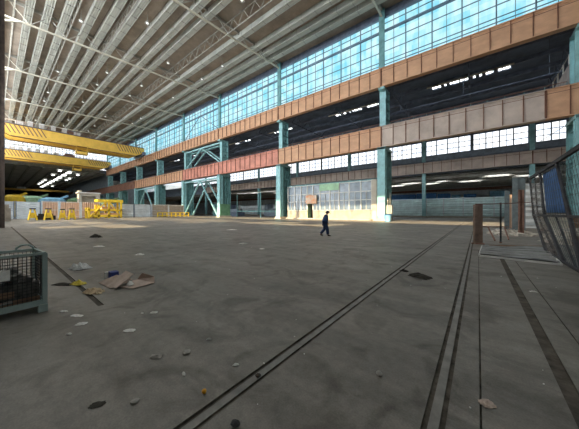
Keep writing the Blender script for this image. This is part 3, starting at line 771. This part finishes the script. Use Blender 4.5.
# white cabin over the fence
t = thing('guard_cabin', 'small pale raised cabin with dark doorway behind the yellow rack', 'cabin', (-92, 18, 0))
MB().box(-93.5,-91,15.5,16.1,0,8.0).box(-93.5,-91,19.4,20.4,0,7.2).box(-93.5,-91,16,19.5,6.4,7.2).box(-93.5,-92.8,16,19.5,0,6.4).build('wall', M['concrete'], t)
MB().box(-93.8,-90.6,15.2,20.6,7.2,7.5).build('roof', M['white'], t)
tag(MB().box(-86.2,-84.6,24,43,.0,1.2).build('low_wall', M['concrete']), 'low pale wall behind the right part of the hall fence', 'wall')
# clutter behind the left fence
for (x, y, w, dd, h, m, lab, nmn, ct) in (
    (-120,4,5,6,8.2,'yellowpaint','yellow machine with a raised arm behind the left fence','machine','machine'),
    (-118,13,5,8,7.6,'ltblue','light blue covered machine behind the left fence','covered_machine','machine'),
    (-128,22,6,9,8.2,'greennet','green covered heap behind the brown fence','covered_heap','heap'),
    (-140,34,8,10,8.6,'greennet','green machine below the far girders','machine','machine'),
    (-150,10,8,10,9.5,'greensheet','pale green machine far behind the left fence','machine','machine')):
    t = thing(nmn, lab, ct, (x, y, 0))
    b = MB(); b.lathe([(w*.5,0),(w*.5,h*.55),(w*.42,h*.8),(w*.2,h*.9)], (x,y,0), 12); b.v = [(v[0], y+(v[1]-y)*dd/w, v[2]) for v in b.v]
    b.build('body', M[m], t)
    MB().beam((x,y-dd*.2,h*.6),(x,y+dd*.5,h),.7).build('arm', M[m], t)
tag(MB().box(-66.6,-65.2,.75,1.9,0,2.4).box(-66.4,-65.4,.9,1.7,2.4,3.0).build('tank', M['cream_wall']), 'cream tank at the extreme left edge before the fence', 'tank')

# ------------------------------------------------------------------ right hand clutter
def plate(x, y, w, h, m, label, lean=0, dpt=.12, rz=0):
    t = thing('steel_post', label, 'post', (x, y, 0))
    b = MB(); b.box(-w/2,w/2,-dpt/2,-dpt/2+.03,0,h).box(-w/2,w/2,dpt/2-.03,dpt/2,0,h).box(-.03,.03,-dpt/2,dpt/2,0,h)
    b.xf(Matrix.Translation((x,y,0)) @ Matrix.Rotation(rz,4,'Z') @ Matrix.Rotation(lean,4,'X'))
    b.build('shaft', m, t)
    MB().box(x-w*.7,x+w*.7,y-dpt,y+dpt,0,.05).build('foot_plate', M['rusty'], t)
plate(.0, 15.6, .38, 2.03, M['palerust'], 'broad rusty upright plate left of the lying corrugated sheet', rz=.5)
plate(.95, 16.9, .07, 2.15, M['greypost'], 'very thin dark pole behind the lying corrugated sheet')
plate(2.15, 30.5, .34, 3.7, M['greypost'], 'dark leaning post, leftmost of the group beside the netting', .05)
plate(2.55, 32.8, .26, 3.4, M['brownsheet'], 'thin pinkish post in the group beside the netting')
plate(2.75, 28.3, .8, 4.6, M['greypost'], 'wide grey green post in the group beside the netting', dpt=.4)
plate(2.35, 22.9, .30, 3.2, M['rusty'], 'tall rusty post nearest the netting')
tag(MB().beam((-.1,15.6,2.05),(1.0,16.6,2.08),.045).beam((1.0,16.6,2.08),(2.3,18.6,2.2),.045).build('pipe_rail', M['rusty']), 'thin rusty pipe rail joining the posts at the right', 'rail')
tag(MB().beam((.2,18.6,.75),(1.5,20.5,.7),.05).beam((.5,19.5,.7),(.75,17.6,.05),.06).beam((1.3,20,.7),(1.4,18.7,.05),.06).build('broken_bracket', M['rusty']), 'bent rusty bracket lying behind the thin pole', 'bracket')
corr('sheet_panel', (3.0,34.5), (6.2,34.5), 0, 4.6, M['white'], 'pale upright sheet panel behind the rusty post', 'panel', horizontal=True, pitch=.6)
# lying corrugated sheet
t = thing('corrugated_sheet', 'grey corrugated metal sheet lying on the floor at the right', 'metal sheet', (1.1, 13, 0))
n = 50; vs = []; fs = []
P = [Vector((.04,11.35,0)), Vector((2.0,10.95,0)), Vector((2.3,15.4,0)), Vector((.18,14.5,0))]
for k in range(n+1):
    f_ = k/n; a = P[0].lerp(P[3], f_); c = P[1].lerp(P[2], f_); z = (.10 if k % 10 < 5 else .02)
    for q in range(9):
        v = a.lerp(c, q/8); zz = z+.012*math.sin(q*1.3); vs += [(v.x, v.y, zz), (v.x, v.y, zz-.02)]
for k in range(n):
    for q in range(8):
        o = (k*9+q)*2; o2 = ((k+1)*9+q)*2
        fs += [(o,o+2,o2+2,o2),(o+1,o2+1,o2+3,o+3)]
b = MB(); b._add(vs, fs); b.build('sheet', M['slat'], t)
MB().beam((.02,11.32,.03),(2.02,10.92,.03),.06,.06).beam((2.02,10.92,.03),(2.33,15.4,.03),.05,.06).beam((.04,11.35,.03),(.16,14.5,.03),.05,.06).beam((.16,14.5,.03),(2.3,15.4,.03),.04,.06).build('edge_frame', M['white'], t)
MB().beam((.4,14.6,.05),(2.3,15.6,.05),.2,.1).build('batten', M['wood'], t)
# mesh guard with netting
M['screensteel'] = mat('screen_steel', (.05,.05,.055), .7, var=.4, scale=3)
t = thing('mesh_screen', 'tall leaning steel frame screen with netting and blue tarp at the right edge', 'screen', (2.4, 12, 0))
def A(x, y, z): return (x, y, z)
MB().beam((2.25,18.6,3.5),(2.2,6.5,3.45),.1,.12).build('top_rail', M['screensteel'], t)
MB().beam((2.22,17.4,1.5),(2.24,6.2,1.52),.06,.08).build('middle_rail', M['screensteel'], t)
MB().beam((2.15,13.8,.05),(2.15,4.8,.05),.07).build('bottom_rail', M['screensteel'], t)
for (yt, ym, yb) in ((18.3,17.4,13.8),(15.6,14.8,11.4),(12.7,11.3,9.6),(9.8,8.9,7.2)):
    MB().tube([(2.22,yt,3.45),(2.25,ym,1.5),(2.15,yb,.03)],.055,6).build('post', M['screensteel'], t)
for (ym, yb) in ((13.1,10.4),(10.3,8.6)):
    MB().beam((2.27,ym,1.5),(2.2,yb,.03),.05).build('brace', M['screensteel'], t)
def yl(s_, z):
    # run of the screen at height z; s_ = 0 far edge, 1 first post, 2 second post ...
    T = ((18.3,15.6,12.7,9.8,6.9),(17.4,14.8,11.3,8.9,6.2),(13.8,11.4,9.6,7.2,4.8))
    i = min(3, int(s_)); f_ = s_-i
    def row(r_): return T[r_][i]*(1-f_)+T[r_][i+1]*f_
    if z > 1.5: q = (z-1.5)/1.95; return row(0)*q+row(1)*(1-q)
    q = z/1.5; return row(1)*q+row(2)*(1-q)
# netting as a gently bellied sheet
def sheet(fn, nu, nv, m, name, th=.012):
    vs = []; fs = []
    for i in range(nu+1):
        for j in range(nv+1): vs.append(fn(i/nu, j/nv))
    for i in range(nu):
        for j in range(nv): o = i*(nv+1)+j; fs.append((o,o+1,o+nv+2,o+nv+1))
    b = MB(); b._add(vs, fs); o = b.build(name, m, t, True)
    if th > .007: sm = o.modifiers.new('thickness', 'SOLIDIFY'); sm.thickness = th
    return o
sheet(lambda u, v: (2.33+.03*math.sin(u*19), yl(1+u*3, 3.42*v+.03), 3.4*v+.03), 30, 12, M['netgrey'], 'netting', .006)
sheet(lambda u, v: (2.24-.08*math.sin(u*14)*(1-v*.3), yl(u, 3.42*v+.03), 3.4*v+.03), 20, 14, M['netdense'], 'gathered_netting', .006)
sheet(lambda u, v: (2.29+.015*math.sin(u*11+v*3), yl(1.04+u*.9, 1.62+1.72*v), 1.62+1.72*v), 14, 8, M['tarp'], 'blue_tarp', .01)
g = MB()
for k in range(31):
    q = 1+k/10
    g.beam((2.25,yl(q,3.4),3.4),(2.26,yl(q,1.5),1.5),.010).beam((2.26,yl(q,1.5),1.5),(2.2,yl(q,.05),.05),.010)
for k in range(12):
    z = 3.3-k*.28
    for i in range(3): g.beam((2.25,yl(1+i,z),z),(2.25,yl(2+i-.001,z),z),.010)
g.build('wire_grid', M['mesh'], t)
# rubble heaps beyond the screen
def heap(x, y, rx, ry, h, m, label, seed):
    random.seed(seed); t_ = thing('rubble_heap', label, 'rubble', (x, y, 0)); 
    b = MB()
    for k in range(70):
        a = random.uniform(0, 2*PI); r = math.sqrt(random.random()); px = x+rx*r*math.cos(a); py = y+ry*r*math.sin(a); hh = h*(1-r*r)
        s = random.uniform(.12,.4)*min(1, rx/2); q = MB().box(-s,s,-s*.7,s*.7,-s*.4,s*.4)
        q.xf(Matrix.Translation((px,py,max(s*.35, hh*.8))) @ Matrix.Rotation(random.uniform(0,6),4,'Z') @ Matrix.Rotation(random.uniform(-.4,.4),4,'X')); b._add(q.v, q.f)
    n_ = 16; vs = [(x,y,h*.8)]; 
    for k in range(n_): vs.append((x+rx*.6*math.cos(2*PI*k/n_), y+ry*.6*math.sin(2*PI*k/n_), h*.5*random.uniform(.8,1.1)))
    for k in range(n_): vs.append((x+rx*random.uniform(.9,1.1)*math.cos(2*PI*k/n_), y+ry*random.uniform(.9,1.1)*math.sin(2*PI*k/n_), 0))
    fs = [(0,1+k,1+(k+1)%n_) for k in range(n_)]+[(1+k,1+n_+k,1+n_+(k+1)%n_,1+(k+1)%n_) for k in range(n_)]
    b._add(vs, fs); o = b.build('rubble_heap', m); C.objects.unlink(o); 
    bpy.data.objects.remove(t_); C.objects.link(o); tag(o, label, 'rubble', None, 'stuff')
heap(5.0, 19.5, 2.2, 2.6, .9, M['rubble'], 'heap of pale broken concrete seen through the netting', 1)
heap(8.5, 27, 3.6, 3.0, 1.2, M['rubble'], 'larger rubble heap farther behind the netting', 2)
heap(4.2, 13.5, 1.3, 1.6, .35, M['rubble'], 'low spread of rubble nearest the foot of the screen', 4)
heap(1.9, 24, 1.3, 2.0, .3, M['rubble'], 'small rubble spread around the rusty posts', 5)
for i, (x0, y0, x1, y1, z, m, lab) in enumerate(((3.6,17.3,7.4,18.4,.25,'wood','wooden plank lying at the edge of the near rubble heap'),
        (4.8,23.8,10.5,25,.3,'concrete','pale plank in front of the larger rubble heap'),(3.2,15.2,5.6,13.9,.16,'rusty','rusty bar lying behind the screen'))):
    tag(MB().beam((x0,y0,z),(x1,y1,z),.3,z*2-.02).build('plank', M[m]), lab, 'plank')
for i,(x,y,sx,sy,h,m,lab) in enumerate(((5.2,31,1.6,1.2,1.5,'concrete','pale block stacked behind the near rubble'),(7.0,36,2.4,1.5,1.2,'wood','brown crate behind the rubble'),(12,40,3,2,3.2,'bluesheet','dark blue skip beyond the rubble'))):
    tt = thing('storage_box', lab, 'box', (x,y,0)); MB().box(x-sx/2,x+sx/2,y-sy/2,y+sy/2,.12,h).build('box_body', M[m], tt)
    MB().box(x-sx/2,x-sx/2+.2,y-sy/2,y+sy/2,0,.12).box(x+sx/2-.2,x+sx/2,y-sy/2,y+sy/2,0,.12).build('skid', M['wood'], tt)
    MB().box(x-sx/2-.05,x+sx/2+.05,y-sy/2-.05,y+sy/2+.05,h,h+.07).build('lid', M['truss'], tt)

# ------------------------------------------------------------------ mesh pallet crate at the left
t = thing('mesh_crate', 'grey green wire mesh crate full of scrap at the left edge', 'crate', (-5.67, .53, 0), rz=math.radians(5))
W, D_, H_ = 1.2, .72, .96     # local: y from 0 to -W, x from 0 to -D
def LB(): return MB()
def lbuild(b, name, m, smooth=False, par=None):
    me = bpy.data.meshes.new(name); me.from_pydata(b.v, [], b.f); me.materials.append(m); me.update()
    for p in me.polygons: p.use_smooth = smooth
    o = bpy.data.objects.new(name, me); C.objects.link(o); o.parent = par or t; return o
for (x, y) in ((0,0),(0,-W),(-D_,0),(-D_,-W)):
    lbuild(LB().box(x-.03,x+.03,y-.03,y+.03,.1,H_).box(x-.05,x+.05,y-.08 if y else y-.08,y+.08 if y else y+.03,0,.12), 'corner_post', M['crate'])
lbuild(LB().beam((0,0,H_),(0,-W,H_),.04).beam((-D_,0,H_),(-D_,-W,H_),.04).beam((0,0,H_),(-D_,0,H_),.04).beam((0,-W,H_),(-D_,-W,H_),.04), 'top_frame', M['crate'])
lbuild(LB().beam((0,0,.15),(0,-W,.15),.05,.09).beam((-D_,0,.15),(-D_,-W,.15),.05,.09).beam((0,0,.15),(-D_,0,.15),.05,.09).beam((0,-W,.15),(-D_,-W,.15),.05,.09), 'bottom_frame', M['crate'])
lbuild(LB().box(-D_,0,-W,0,.12,.15), 'base_sheet', M['crate'])
lbuild(LB().tube([(-D_,-.02,H_),(-D_,-.02,H_+.05),(-D_,-.08,H_+.10),(-D_,-.16,H_+.10),(-D_,-.22,H_+.05),(-D_,-.22,H_)], .018, 8), 'stacking_loop', M['crate'])
g = LB(); s = .05; k = 1
while k*s < W: g.beam((0,-k*s,.18),(0,-k*s,H_),.006).beam((-D_,-k*s,.18),(-D_,-k*s,H_),.006); k += 1
k = 1
while k*s < D_: g.beam((-k*s,0,.18),(-k*s,0,H_),.006).beam((-k*s,-W,.18),(-k*s,-W,H_),.006); k += 1
k = 1
while .18+k*s < H_:
    z = .18+k*s; g.beam((0,0,z),(0,-W,z),.006).beam((-D_,0,z),(-D_,-W,z),.006).beam((0,0,z),(-D_,0,z),.006).beam((0,-W,z),(-D_,-W,z),.006); k += 1
lbuild(g, 'wire_mesh', M['black'])
MT = Matrix.Translation((-5.67,.53,0)) @ Matrix.Rotation(math.radians(5),4,'Z')
def inc(b, name, m, label, cat, group=None, kind=None):
    b.xf(MT); o = b.build(name, m); return tag(o, label, cat, group, kind)
random.seed(21)
# scrap lumps inside
b = MB()
for k in range(60):
    x = random.uniform(-.62,-.1); y = random.uniform(-1.1,-.1); z = random.uniform(.2,.66)*(1 if y < -.15 else .8); s = random.uniform(.03,.1)
    q = MB().box(-s,s,-s*.6,s*.6,-s*.5,s*.5); q.xf(Matrix.Translation((x,y,z)) @ Matrix.Rotation(random.uniform(0,6),4,'Z') @ Matrix.Rotation(random.uniform(-1,1),4,'X')); b._add(q.v, q.f)
b.box(-.66,-.06,-1.14,-.06,.16,.5)
inc(b, 'scrap_pile', M['scrap'], 'dark metal scrap filling the mesh crate', 'scrap', kind='stuff')
inc(MB().beam((-.05,-.05,.22),(-.05,-1.1,.20),.05,.09), 'wood_strip', M['wood'], 'brown wooden strip low inside the mesh crate', 'wood')
inc(MB().beam((-.1,-.1,.34),(-.08,-.55,.36),.06,.1), 'brick', M['wood'], 'reddish brick block inside the mesh crate', 'brick')
inc(MB().tube([(-.045,-.35,.24),(-.045,-1.05,.18)], .028, 10), 'pipe_offcut', M['stone'], 'grey pipe offcut lying low inside the mesh crate', 'pipe')
inc(MB().tube([(-.25,-.2,.5),(-.12,-.45,.62)], .05, 10), 'pipe_offcut', M['rusty'], 'short rusty pipe on top of the scrap', 'pipe')
inc(MB().box(.01,.03,-.53,-.38,.60,.76), 'paper_label', M['paper'], 'square white sheet on the front of the mesh crate', 'sheet')

# ------------------------------------------------------------------ floor litter
def crumple(name, x, y, sx, sy, h, m, label, cat, seed, group=None, rz=0, z0=0):
    random.seed(seed); nu = nv = 9; vs = []; fs = []
    co, si = math.cos(rz), math.sin(rz)
    for i in range(nu):
        for j in range(nv):
            u, v = i/(nu-1)*2-1, j/(nv-1)*2-1
            e = max(abs(u), abs(v)); rr = 1+.12*random.uniform(-1,1)*(e > .9)
            px, py = u*sx*rr*(1-.15*abs(v)), v*sy*rr*(1-.15*abs(u))
            z = .006+h*(1-e**2)*random.uniform(.35,1)+h*.15*random.random()
            vs.append((x+px*co-py*si, y+px*si+py*co, z+z0))
    for i in range(nu-1):
        for j in range(nv-1): o = i*nv+j; fs.append((o,o+nv,o+nv+1,o+1))
    b = MB(); b._add(vs, fs); o = b.build(name, m)
    sm = o.modifiers.new('thickness', 'SOLIDIFY'); sm.thickness = .004; sm.offset = -1
    return tag(o, label, cat, group)
def rock(name, x, y, r, m, label, cat, seed, sq=.7, group=None):
    random.seed(seed); bm = bmesh.new(); bmesh.ops.create_icosphere(bm, subdivisions=2, radius=r)
    for v in bm.verts: v.co *= random.uniform(.82,1.12); v.co.z *= sq
    mn = min(v.co.z for v in bm.verts)
    me = bpy.data.meshes.new(name); bmesh.ops.translate(bm, vec=(x,y,-mn), verts=bm.verts); bm.to_mesh(me); bm.free(); me.materials.append(m)
    o = bpy.data.objects.new(name, me); C.objects.link(o); return tag(o, label, cat, group)
# cardboard: one flattened folded sheet
t = thing('cardboard_sheet', 'torn brown cardboard box flattened on the floor at the left', 'cardboard', (-6.35, 1.9, 0))
b = MB(); b._add([(-6.85,1.5,.02),(-6.15,1.55,.02),(-6.25,2.0,.10),(-6.8,1.95,.06),(-6.45,1.75,.22),(-6.05,1.72,.05)], [(0,1,4),(0,4,3),(1,5,4),(3,4,2),(4,5,2)])
o = b.build('flap', M['card'], t); o.modifiers.new('thickness','SOLIDIFY').thickness = .008
b = MB(); b._add([(-6.25,1.62,.03),(-5.75,1.85,.02),(-5.8,2.3,.03),(-6.4,2.15,.03),(-6.25,2.2,.20),(-5.95,2.35,.14)], [(0,1,2,3),(3,2,5,4)])
o = b.build('panel', M['card'], t); o.modifiers.new('thickness','SOLIDIFY').thickness = .008
b = MB(); b._add([(-6.5,1.95,.26),(-6.1,1.98,.24),(-5.98,1.62,.03),(-6.35,1.58,.04)], [(0,1,2,3)])
o = b.build('folded_flap', M['card'], t); o.modifiers.new('thickness','SOLIDIFY').thickness = .008
crumple('paper_wad', -6.02, 1.88, .09, .07, .10, M['paper'], 'crumpled white wad lying on the cardboard', 'paper', 31, z0=.03)
crumple('plastic_bag', -9.0, 1.55, .27, .2, .2, M['plastic'], 'crumpled clear plastic bag beside the floor slot', 'bag', 32, rz=.4)
crumple('yellow_wrapper', -7.1, 1.2, .16, .10, .1, M['yelfilm'], 'small yellow wrapper by the floor slot', 'wrapper', 33, rz=.5)
crumple('dark_rag_strip', -7.35, .98, .24, .09, .04, M['rag'], 'dark rag strip beside the yellow wrapper', 'rag', 34, rz=.6)
crumple('tan_rag', -6.12, 1.28, .20, .12, .12, M['tan'], 'tan rag lying over the floor slot', 'rag', 35, rz=.5)
t = thing('drink_carton', 'dark blue carton with a white end standing near the cardboard', 'carton', (-7.1,1.85,0))
MB().box(-7.2,-6.98,1.78,1.94,0,.17).build('carton_body', M['bluebox'], t)
MB().box(-7.3,-7.2,1.72,1.86,0,.15).build('white_flap', M['paper'], t)
for i, (x, y, sx, sy, rz, lab) in enumerate(((-4.97,.82,.15,.05,.5,'long white paper strip nearest the mesh crate'),(-4.55,.80,.10,.07,.9,'folded white paper piece below the long strip'),
    (-4.3,.63,.05,.025,.6,'tiny paper strip left of the folded paper'),(-3.78,1.17,.11,.055,.75,'flat grey paper sheet below the end of the slot'),(-4.14,1.63,.08,.05,.7,'white paper piece right of the grey sheet'),
    (-4.25,1.5,.03,.02,.7,'tiny white scrap left of the white paper piece'),(-17.6,13.6,.7,.22,.7,'long white sheet lying out in the middle of the floor'),(-7.53,7.46,.16,.12,.7,'white paper in the middle of the floor, nearer'),
    (-14,3.1,.35,.14,.7,'white sheet far left beyond the cardboard'),(-10.16,3.5,.22,.14,.7,'white sheet behind the cardboard'),(-9.5,8.05,.3,.12,.7,'white strip between the two middle sheets'),
    (-2.71,1.73,.045,.015,.7,'thin white scrap in the foreground'),(-2.33,1.20,.04,.02,-.4,'tan paper scrap beside the orange'),(-2.03,1.62,.05,.018,.9,'white paper scrap beside the rail groove'),
    (-5.35,.72,.1,.04,.6,'pale wrapper at the foot of the mesh crate'),(-7.4,.9,.06,.04,.6,'small white cup lid by the dark rag'),(.89,6.94,.09,.04,.3,'pale scrap right of the wide slot'))):
    crumple('paper_scrap', x, y, sx*.72, sy*.72, .025 if sx < .2 else .06, M['paper'], lab, 'paper', 40+i, rz=rz)
crumple('dark_rag', -1.15, 6.75, .27, .2, .09, M['rag'], 'dark oily rag spread between the rail tracks', 'rag', 61, rz=-.35)
crumple('dark_rag', -1.6, 7.12, .12, .08, .06, M['rag'], 'smaller dark rag left of the spread one', 'rag', 62, rz=-.5)
crumple('dark_cloth', -19.2, 4.1, .4, .15, .25, M['rag'], 'dark cloth far left on the floor', 'cloth', 63, rz=.7)
crumple('dark_cloth', -2.54, .55, .06, .035, .012, M['rag'], 'flat dark cloth in the left foreground', 'cloth', 64, rz=.9)
crumple('leaf_litter', .06, 2.64, .06, .05, .02, M['card'], 'reddish brown leaf litter beside the floor joint', 'leaves', 65, rz=.7)
crumple('grey_rag', -2.86, 1.15, .07, .04, .03, M['stone'], 'grey rag left of the broken tile', 'rag', 66, rz=.6)
rock('orange_fruit', -1.94, 1.19, .022, M['ball'], 'small orange fruit on the foreground floor', 'fruit', 70, 1.0)
rock('stone', -.78, 2.43, .032, M['stone'], 'round grey stone between the rail tracks', 'stone', 71)
rock('stone', -2.32, .76, .035, M['stone'], 'pale flat stone in the left foreground', 'stone', 72, .4)
rock('stone', -2.66, 1.41, .05, M['stone'], 'flat broken tile piece left of the rail groove', 'stone', 73, .3)
rock('rubber_puck', -1.46, 1.16, .035, M['black'], 'black round rubber puck at the bottom edge of the floor', 'puck', 74, .6)
rock('black_lump', -1.72, 1.65, .03, M['rag'], 'dark lump wedged in the near rail groove', 'lump', 75, .5)
random.seed(99)
for k in range(90):
    x = random.uniform(-9,1.5); y = random.uniform(1.2,10)
    rock('floor_chip', x, y, random.uniform(.003,.008)*(1+.12*y), M['paper'] if k % 2 else M['stone'], 'tiny chip of debris scattered on the concrete floor', 'debris', 200+k, .6, 'debris chips on the floor')

# ------------------------------------------------------------------ walking person
def skin_mesh(name, pts, edges, radii, m, parent, root=0, sub=2, smooth=True):
    me = bpy.data.meshes.new(name); bm = bmesh.new(); lay = bm.verts.layers.skin.verify(); vs = [bm.verts.new(p) for p in pts]
    for a, c in edges: bm.edges.new((vs[a], vs[c]))
    for v, r in zip(vs, radii):
        r = r if isinstance(r, tuple) else (r, r); v[lay].radius = r
    vs[root][lay].use_root = True
    bm.to_mesh(me); bm.free(); me.materials.append(m)
    o = bpy.data.objects.new(name, me); C.objects.link(o)
    if parent: o.parent = parent
    s_ = o.modifiers.new('skin','SKIN'); s_.use_smooth_shade = smooth
    d = o.modifiers.new('sub','SUBSURF'); d.levels = sub; d.render_levels = sub
    return o
pr = thing('person', 'person in navy work clothes and cap walking across the open floor', 'person', (-8.22, 14.2, 0), rz=TH)
pr.scale = (1.15, 1.1, 1.0)
# local: +x walking direction, +y away from camera, z up
def body_pts(): return dict(
 pelvis=(0,0,.93), waist=(.015,0,1.06), chest=(.045,0,1.28), neck=(.10,0,1.44), neck2=(.13,0,1.50), head=(.16,0,1.58), crown=(.155,0,1.655),
 shl=(.05,-.17,1.39), ell=(.0,-.215,1.12), wrl=(.13,-.19,.90), hal=(.165,-.18,.84),
 shr=(.05,.17,1.39), elr=(-.06,.21,1.13), wrr=(.03,.20,.88), har=(.05,.195,.82),
 hil=(0,-.09,.90), knl=(-.04,-.09,.50), anl=(-.12,-.09,.10), tol=(.06,-.10,.045),
 hir=(0,.09,.90), knr=(.19,.09,.50), anr=(.20,.09,.10), tor=(.36,.10,.06))
J = body_pts()
def sk(name, names, edges, rad, m, **k):
    idx = {n: i for i, n in enumerate(names)}
    return skin_mesh(name, [J[n] for n in names], [(idx[a], idx[c]) for a, c in edges], rad, m, pr, **k)
# left leg stays back, right leg steps forward
J.update(hil=(0,-.09,.90), knl=(.13,-.09,.50), anl=(.16,-.09,.09), tol=(.33,-.1,.04), knr=(-.0,.09,.49), anr=(-.26,.09,.14), tor=(-.12,.1,.04))
names = list(J.keys())
edges = [('pelvis','waist'),('waist','chest'),('chest','neck'),('neck','neck2'),('neck2','head'),('head','crown'),
 ('chest','shl'),('shl','ell'),('ell','wrl'),('wrl','hal'),('chest','shr'),('shr','elr'),('elr','wrr'),('wrr','har'),
 ('pelvis','hil'),('hil','knl'),('knl','anl'),('anl','tol'),('pelvis','hir'),('hir','knr'),('knr','anr'),('anr','tor')]
R_ = dict(pelvis=(.12,.15),waist=(.11,.13),chest=(.12,.16),neck=.055,neck2=.055,head=(.095,.08),crown=(.08,.07),shl=.06,ell=.042,wrl=.028,hal=(.03,.016),
 shr=.06,elr=.042,wrr=.028,har=(.03,.016),hil=.085,knl=.055,anl=.04,tol=.035,hir=.085,knr=.055,anr=.04,tor=.035)
body = sk('body', names, edges, [R_[n] for n in names], M['skin'])
# fingers
for side, w_, h_ in ((-1,'wrl','hal'),(1,'wrr','har')):
    h0 = Vector(J[h_]); d = (h0-Vector(J[w_])).normalized()
    for k in range(4):
        off = Vector((.018*(k-1.5),0,0)); L_ = (.062,.075,.07,.055)[k]
        p0 = h0+off; p1 = p0+d*L_*.55; p2 = p1+(d+Vector((.25,0,-.1))).normalized()*L_*.5
        skin_mesh('finger', [p0,p1,p2], [(0,1),(1,2)], [.009,.008,.007], M['skin'], body, sub=1)
    p0 = h0-d*.02+Vector((.025,0,0)); skin_mesh('thumb', [p0,p0+Vector((.03,0,-.02)),p0+Vector((.04,0,-.05))], [(0,1),(1,2)], [.011,.009,.008], M['skin'], body, sub=1)
jn = ['pelvis','waist','chest','neck','shl','ell','wrl','shr','elr','wrr']
J2 = dict(J); J['pelvis'] = (0,0,.86)
sk('jacket', jn, [('pelvis','waist'),('waist','chest'),('chest','neck'),('chest','shl'),('shl','ell'),('ell','wrl'),('chest','shr'),('shr','elr'),('elr','wrr')],
   [(.18,.21),(.17,.20),(.19,.23),.10,.105,.085,.062,.105,.085,.062], M['navy'])
J['pelvis'] = (0,0,.93)
tn = ['pelvis','hil','knl','anl','hir','knr','anr']
sk('trousers', tn, [('pelvis','hil'),('hil','knl'),('knl','anl'),('pelvis','hir'),('hir','knr'),('knr','anr')], [(.15,.18),.125,.10,.085,.125,.10,.085], M['navydk'])
skin_mesh('shoe', [(.13,-.09,.06),(.22,-.095,.05),(.34,-.10,.035)], [(0,1),(1,2)], [.055,.05,.04], M['leather'], pr)
skin_mesh('shoe', [(-.27,.09,.11),(-.20,.095,.07),(-.10,.10,.045)], [(0,1),(1,2)], [.055,.05,.04], M['leather'], pr)
b = MB().lathe([(.10,0),(.108,.03),(.10,.08),(.07,.115),(.01,.125)], (0,0,0), 18)
b._add([(.05,-.07,.005),(.19,-.05,-.02),(.19,.05,-.02),(.05,.07,.005),(.05,-.07,.02),(.19,-.05,-.005),(.19,.05,-.005),(.05,.07,.02)], [(0,3,2,1),(4,5,6,7),(0,1,5,4),(1,2,6,5),(2,3,7,6),(3,0,4,7)])
b.xf(Matrix.Translation((.16,0,1.61)) @ Matrix.Rotation(.4,4,'Y')); lbuild(b, 'cap', M['navydk'], True, pr)
b = MB().lathe([(.02,-.06),(.088,-.04),(.1,.02),(.09,.05)], (0,0,0), 16); b.xf(Matrix.Translation((.125,0,1.60))); lbuild(b, 'hair', M['leather'], True, pr)
for yy in (-.03,.03): lbuild(MB().lathe([(.002,-.008),(.009,0),(.002,.008)], (.236,yy,1.605), 8), 'eye', M['black'], True, pr)
lbuild(MB().beam((.235,0,1.60),(.262,0,1.57),.018), 'nose', M['skin'], True, pr)
lbuild(MB().box(.236,.244,-.02,.02,1.53,1.537), 'mouth', M['rusty'], False, pr)
for yy in (-.085,.085): lbuild(MB().box(.13,.165,yy-.008,yy+.008,1.565,1.615), 'ear', M['skin'], True, pr)

# ------------------------------------------------------------------ light
w = bpy.data.worlds.new('sky'); bpy.context.scene.world = w; w.use_nodes = True
bg = w.node_tree.nodes['Background']; bg.inputs[0].default_value = (.80,.90,1.0,1); bg.inputs[1].default_value = 1.1
def area(name, loc, rot, sx, sy, power, col=(1,1,1)):
    l = bpy.data.lights.new(name, 'AREA'); l.shape = 'RECTANGLE'; l.size = sx; l.size_y = sy; l.energy = power; l.color = col
    o = bpy.data.objects.new(name, l); C.objects.link(o); o.location = loc; o.rotation_euler = rot; return o
area('clerestory_fill', (-92, -1.1, 33.0), (math.radians(66), 0, 0), 184, 9, 46000, (.95,.97,1))  # unseen fill lamp added along the left clerestory
sun = bpy.data.lights.new('sun', 'SUN'); sun.energy = 15; sun.angle = math.radians(.6); sun.color = (1,.74,.46)
so = bpy.data.objects.new('sun', sun); C.objects.link(so)
dirv = Vector((.10, 1, -.735)); so.rotation_euler = dirv.to_track_quat('-Z','Y').to_euler()

# ------------------------------------------------------------------ camera
cam = bpy.data.cameras.new('camera'); co = bpy.data.objects.new('camera', cam); C.objects.link(co)
co.location = (0,0,1.65); co.rotation_euler = (PI/2, 0, TH)
cam.sensor_width = 36; cam.lens = 236/579*36; cam.shift_y = -2.5/579; cam.clip_end = 1000; cam.clip_start = .05
sc = bpy.context.scene; sc.camera = co
sc.view_settings.view_transform = 'Standard'; sc.view_settings.look = 'None'; sc.view_settings.exposure = 0.2; sc.view_settings.gamma = 1
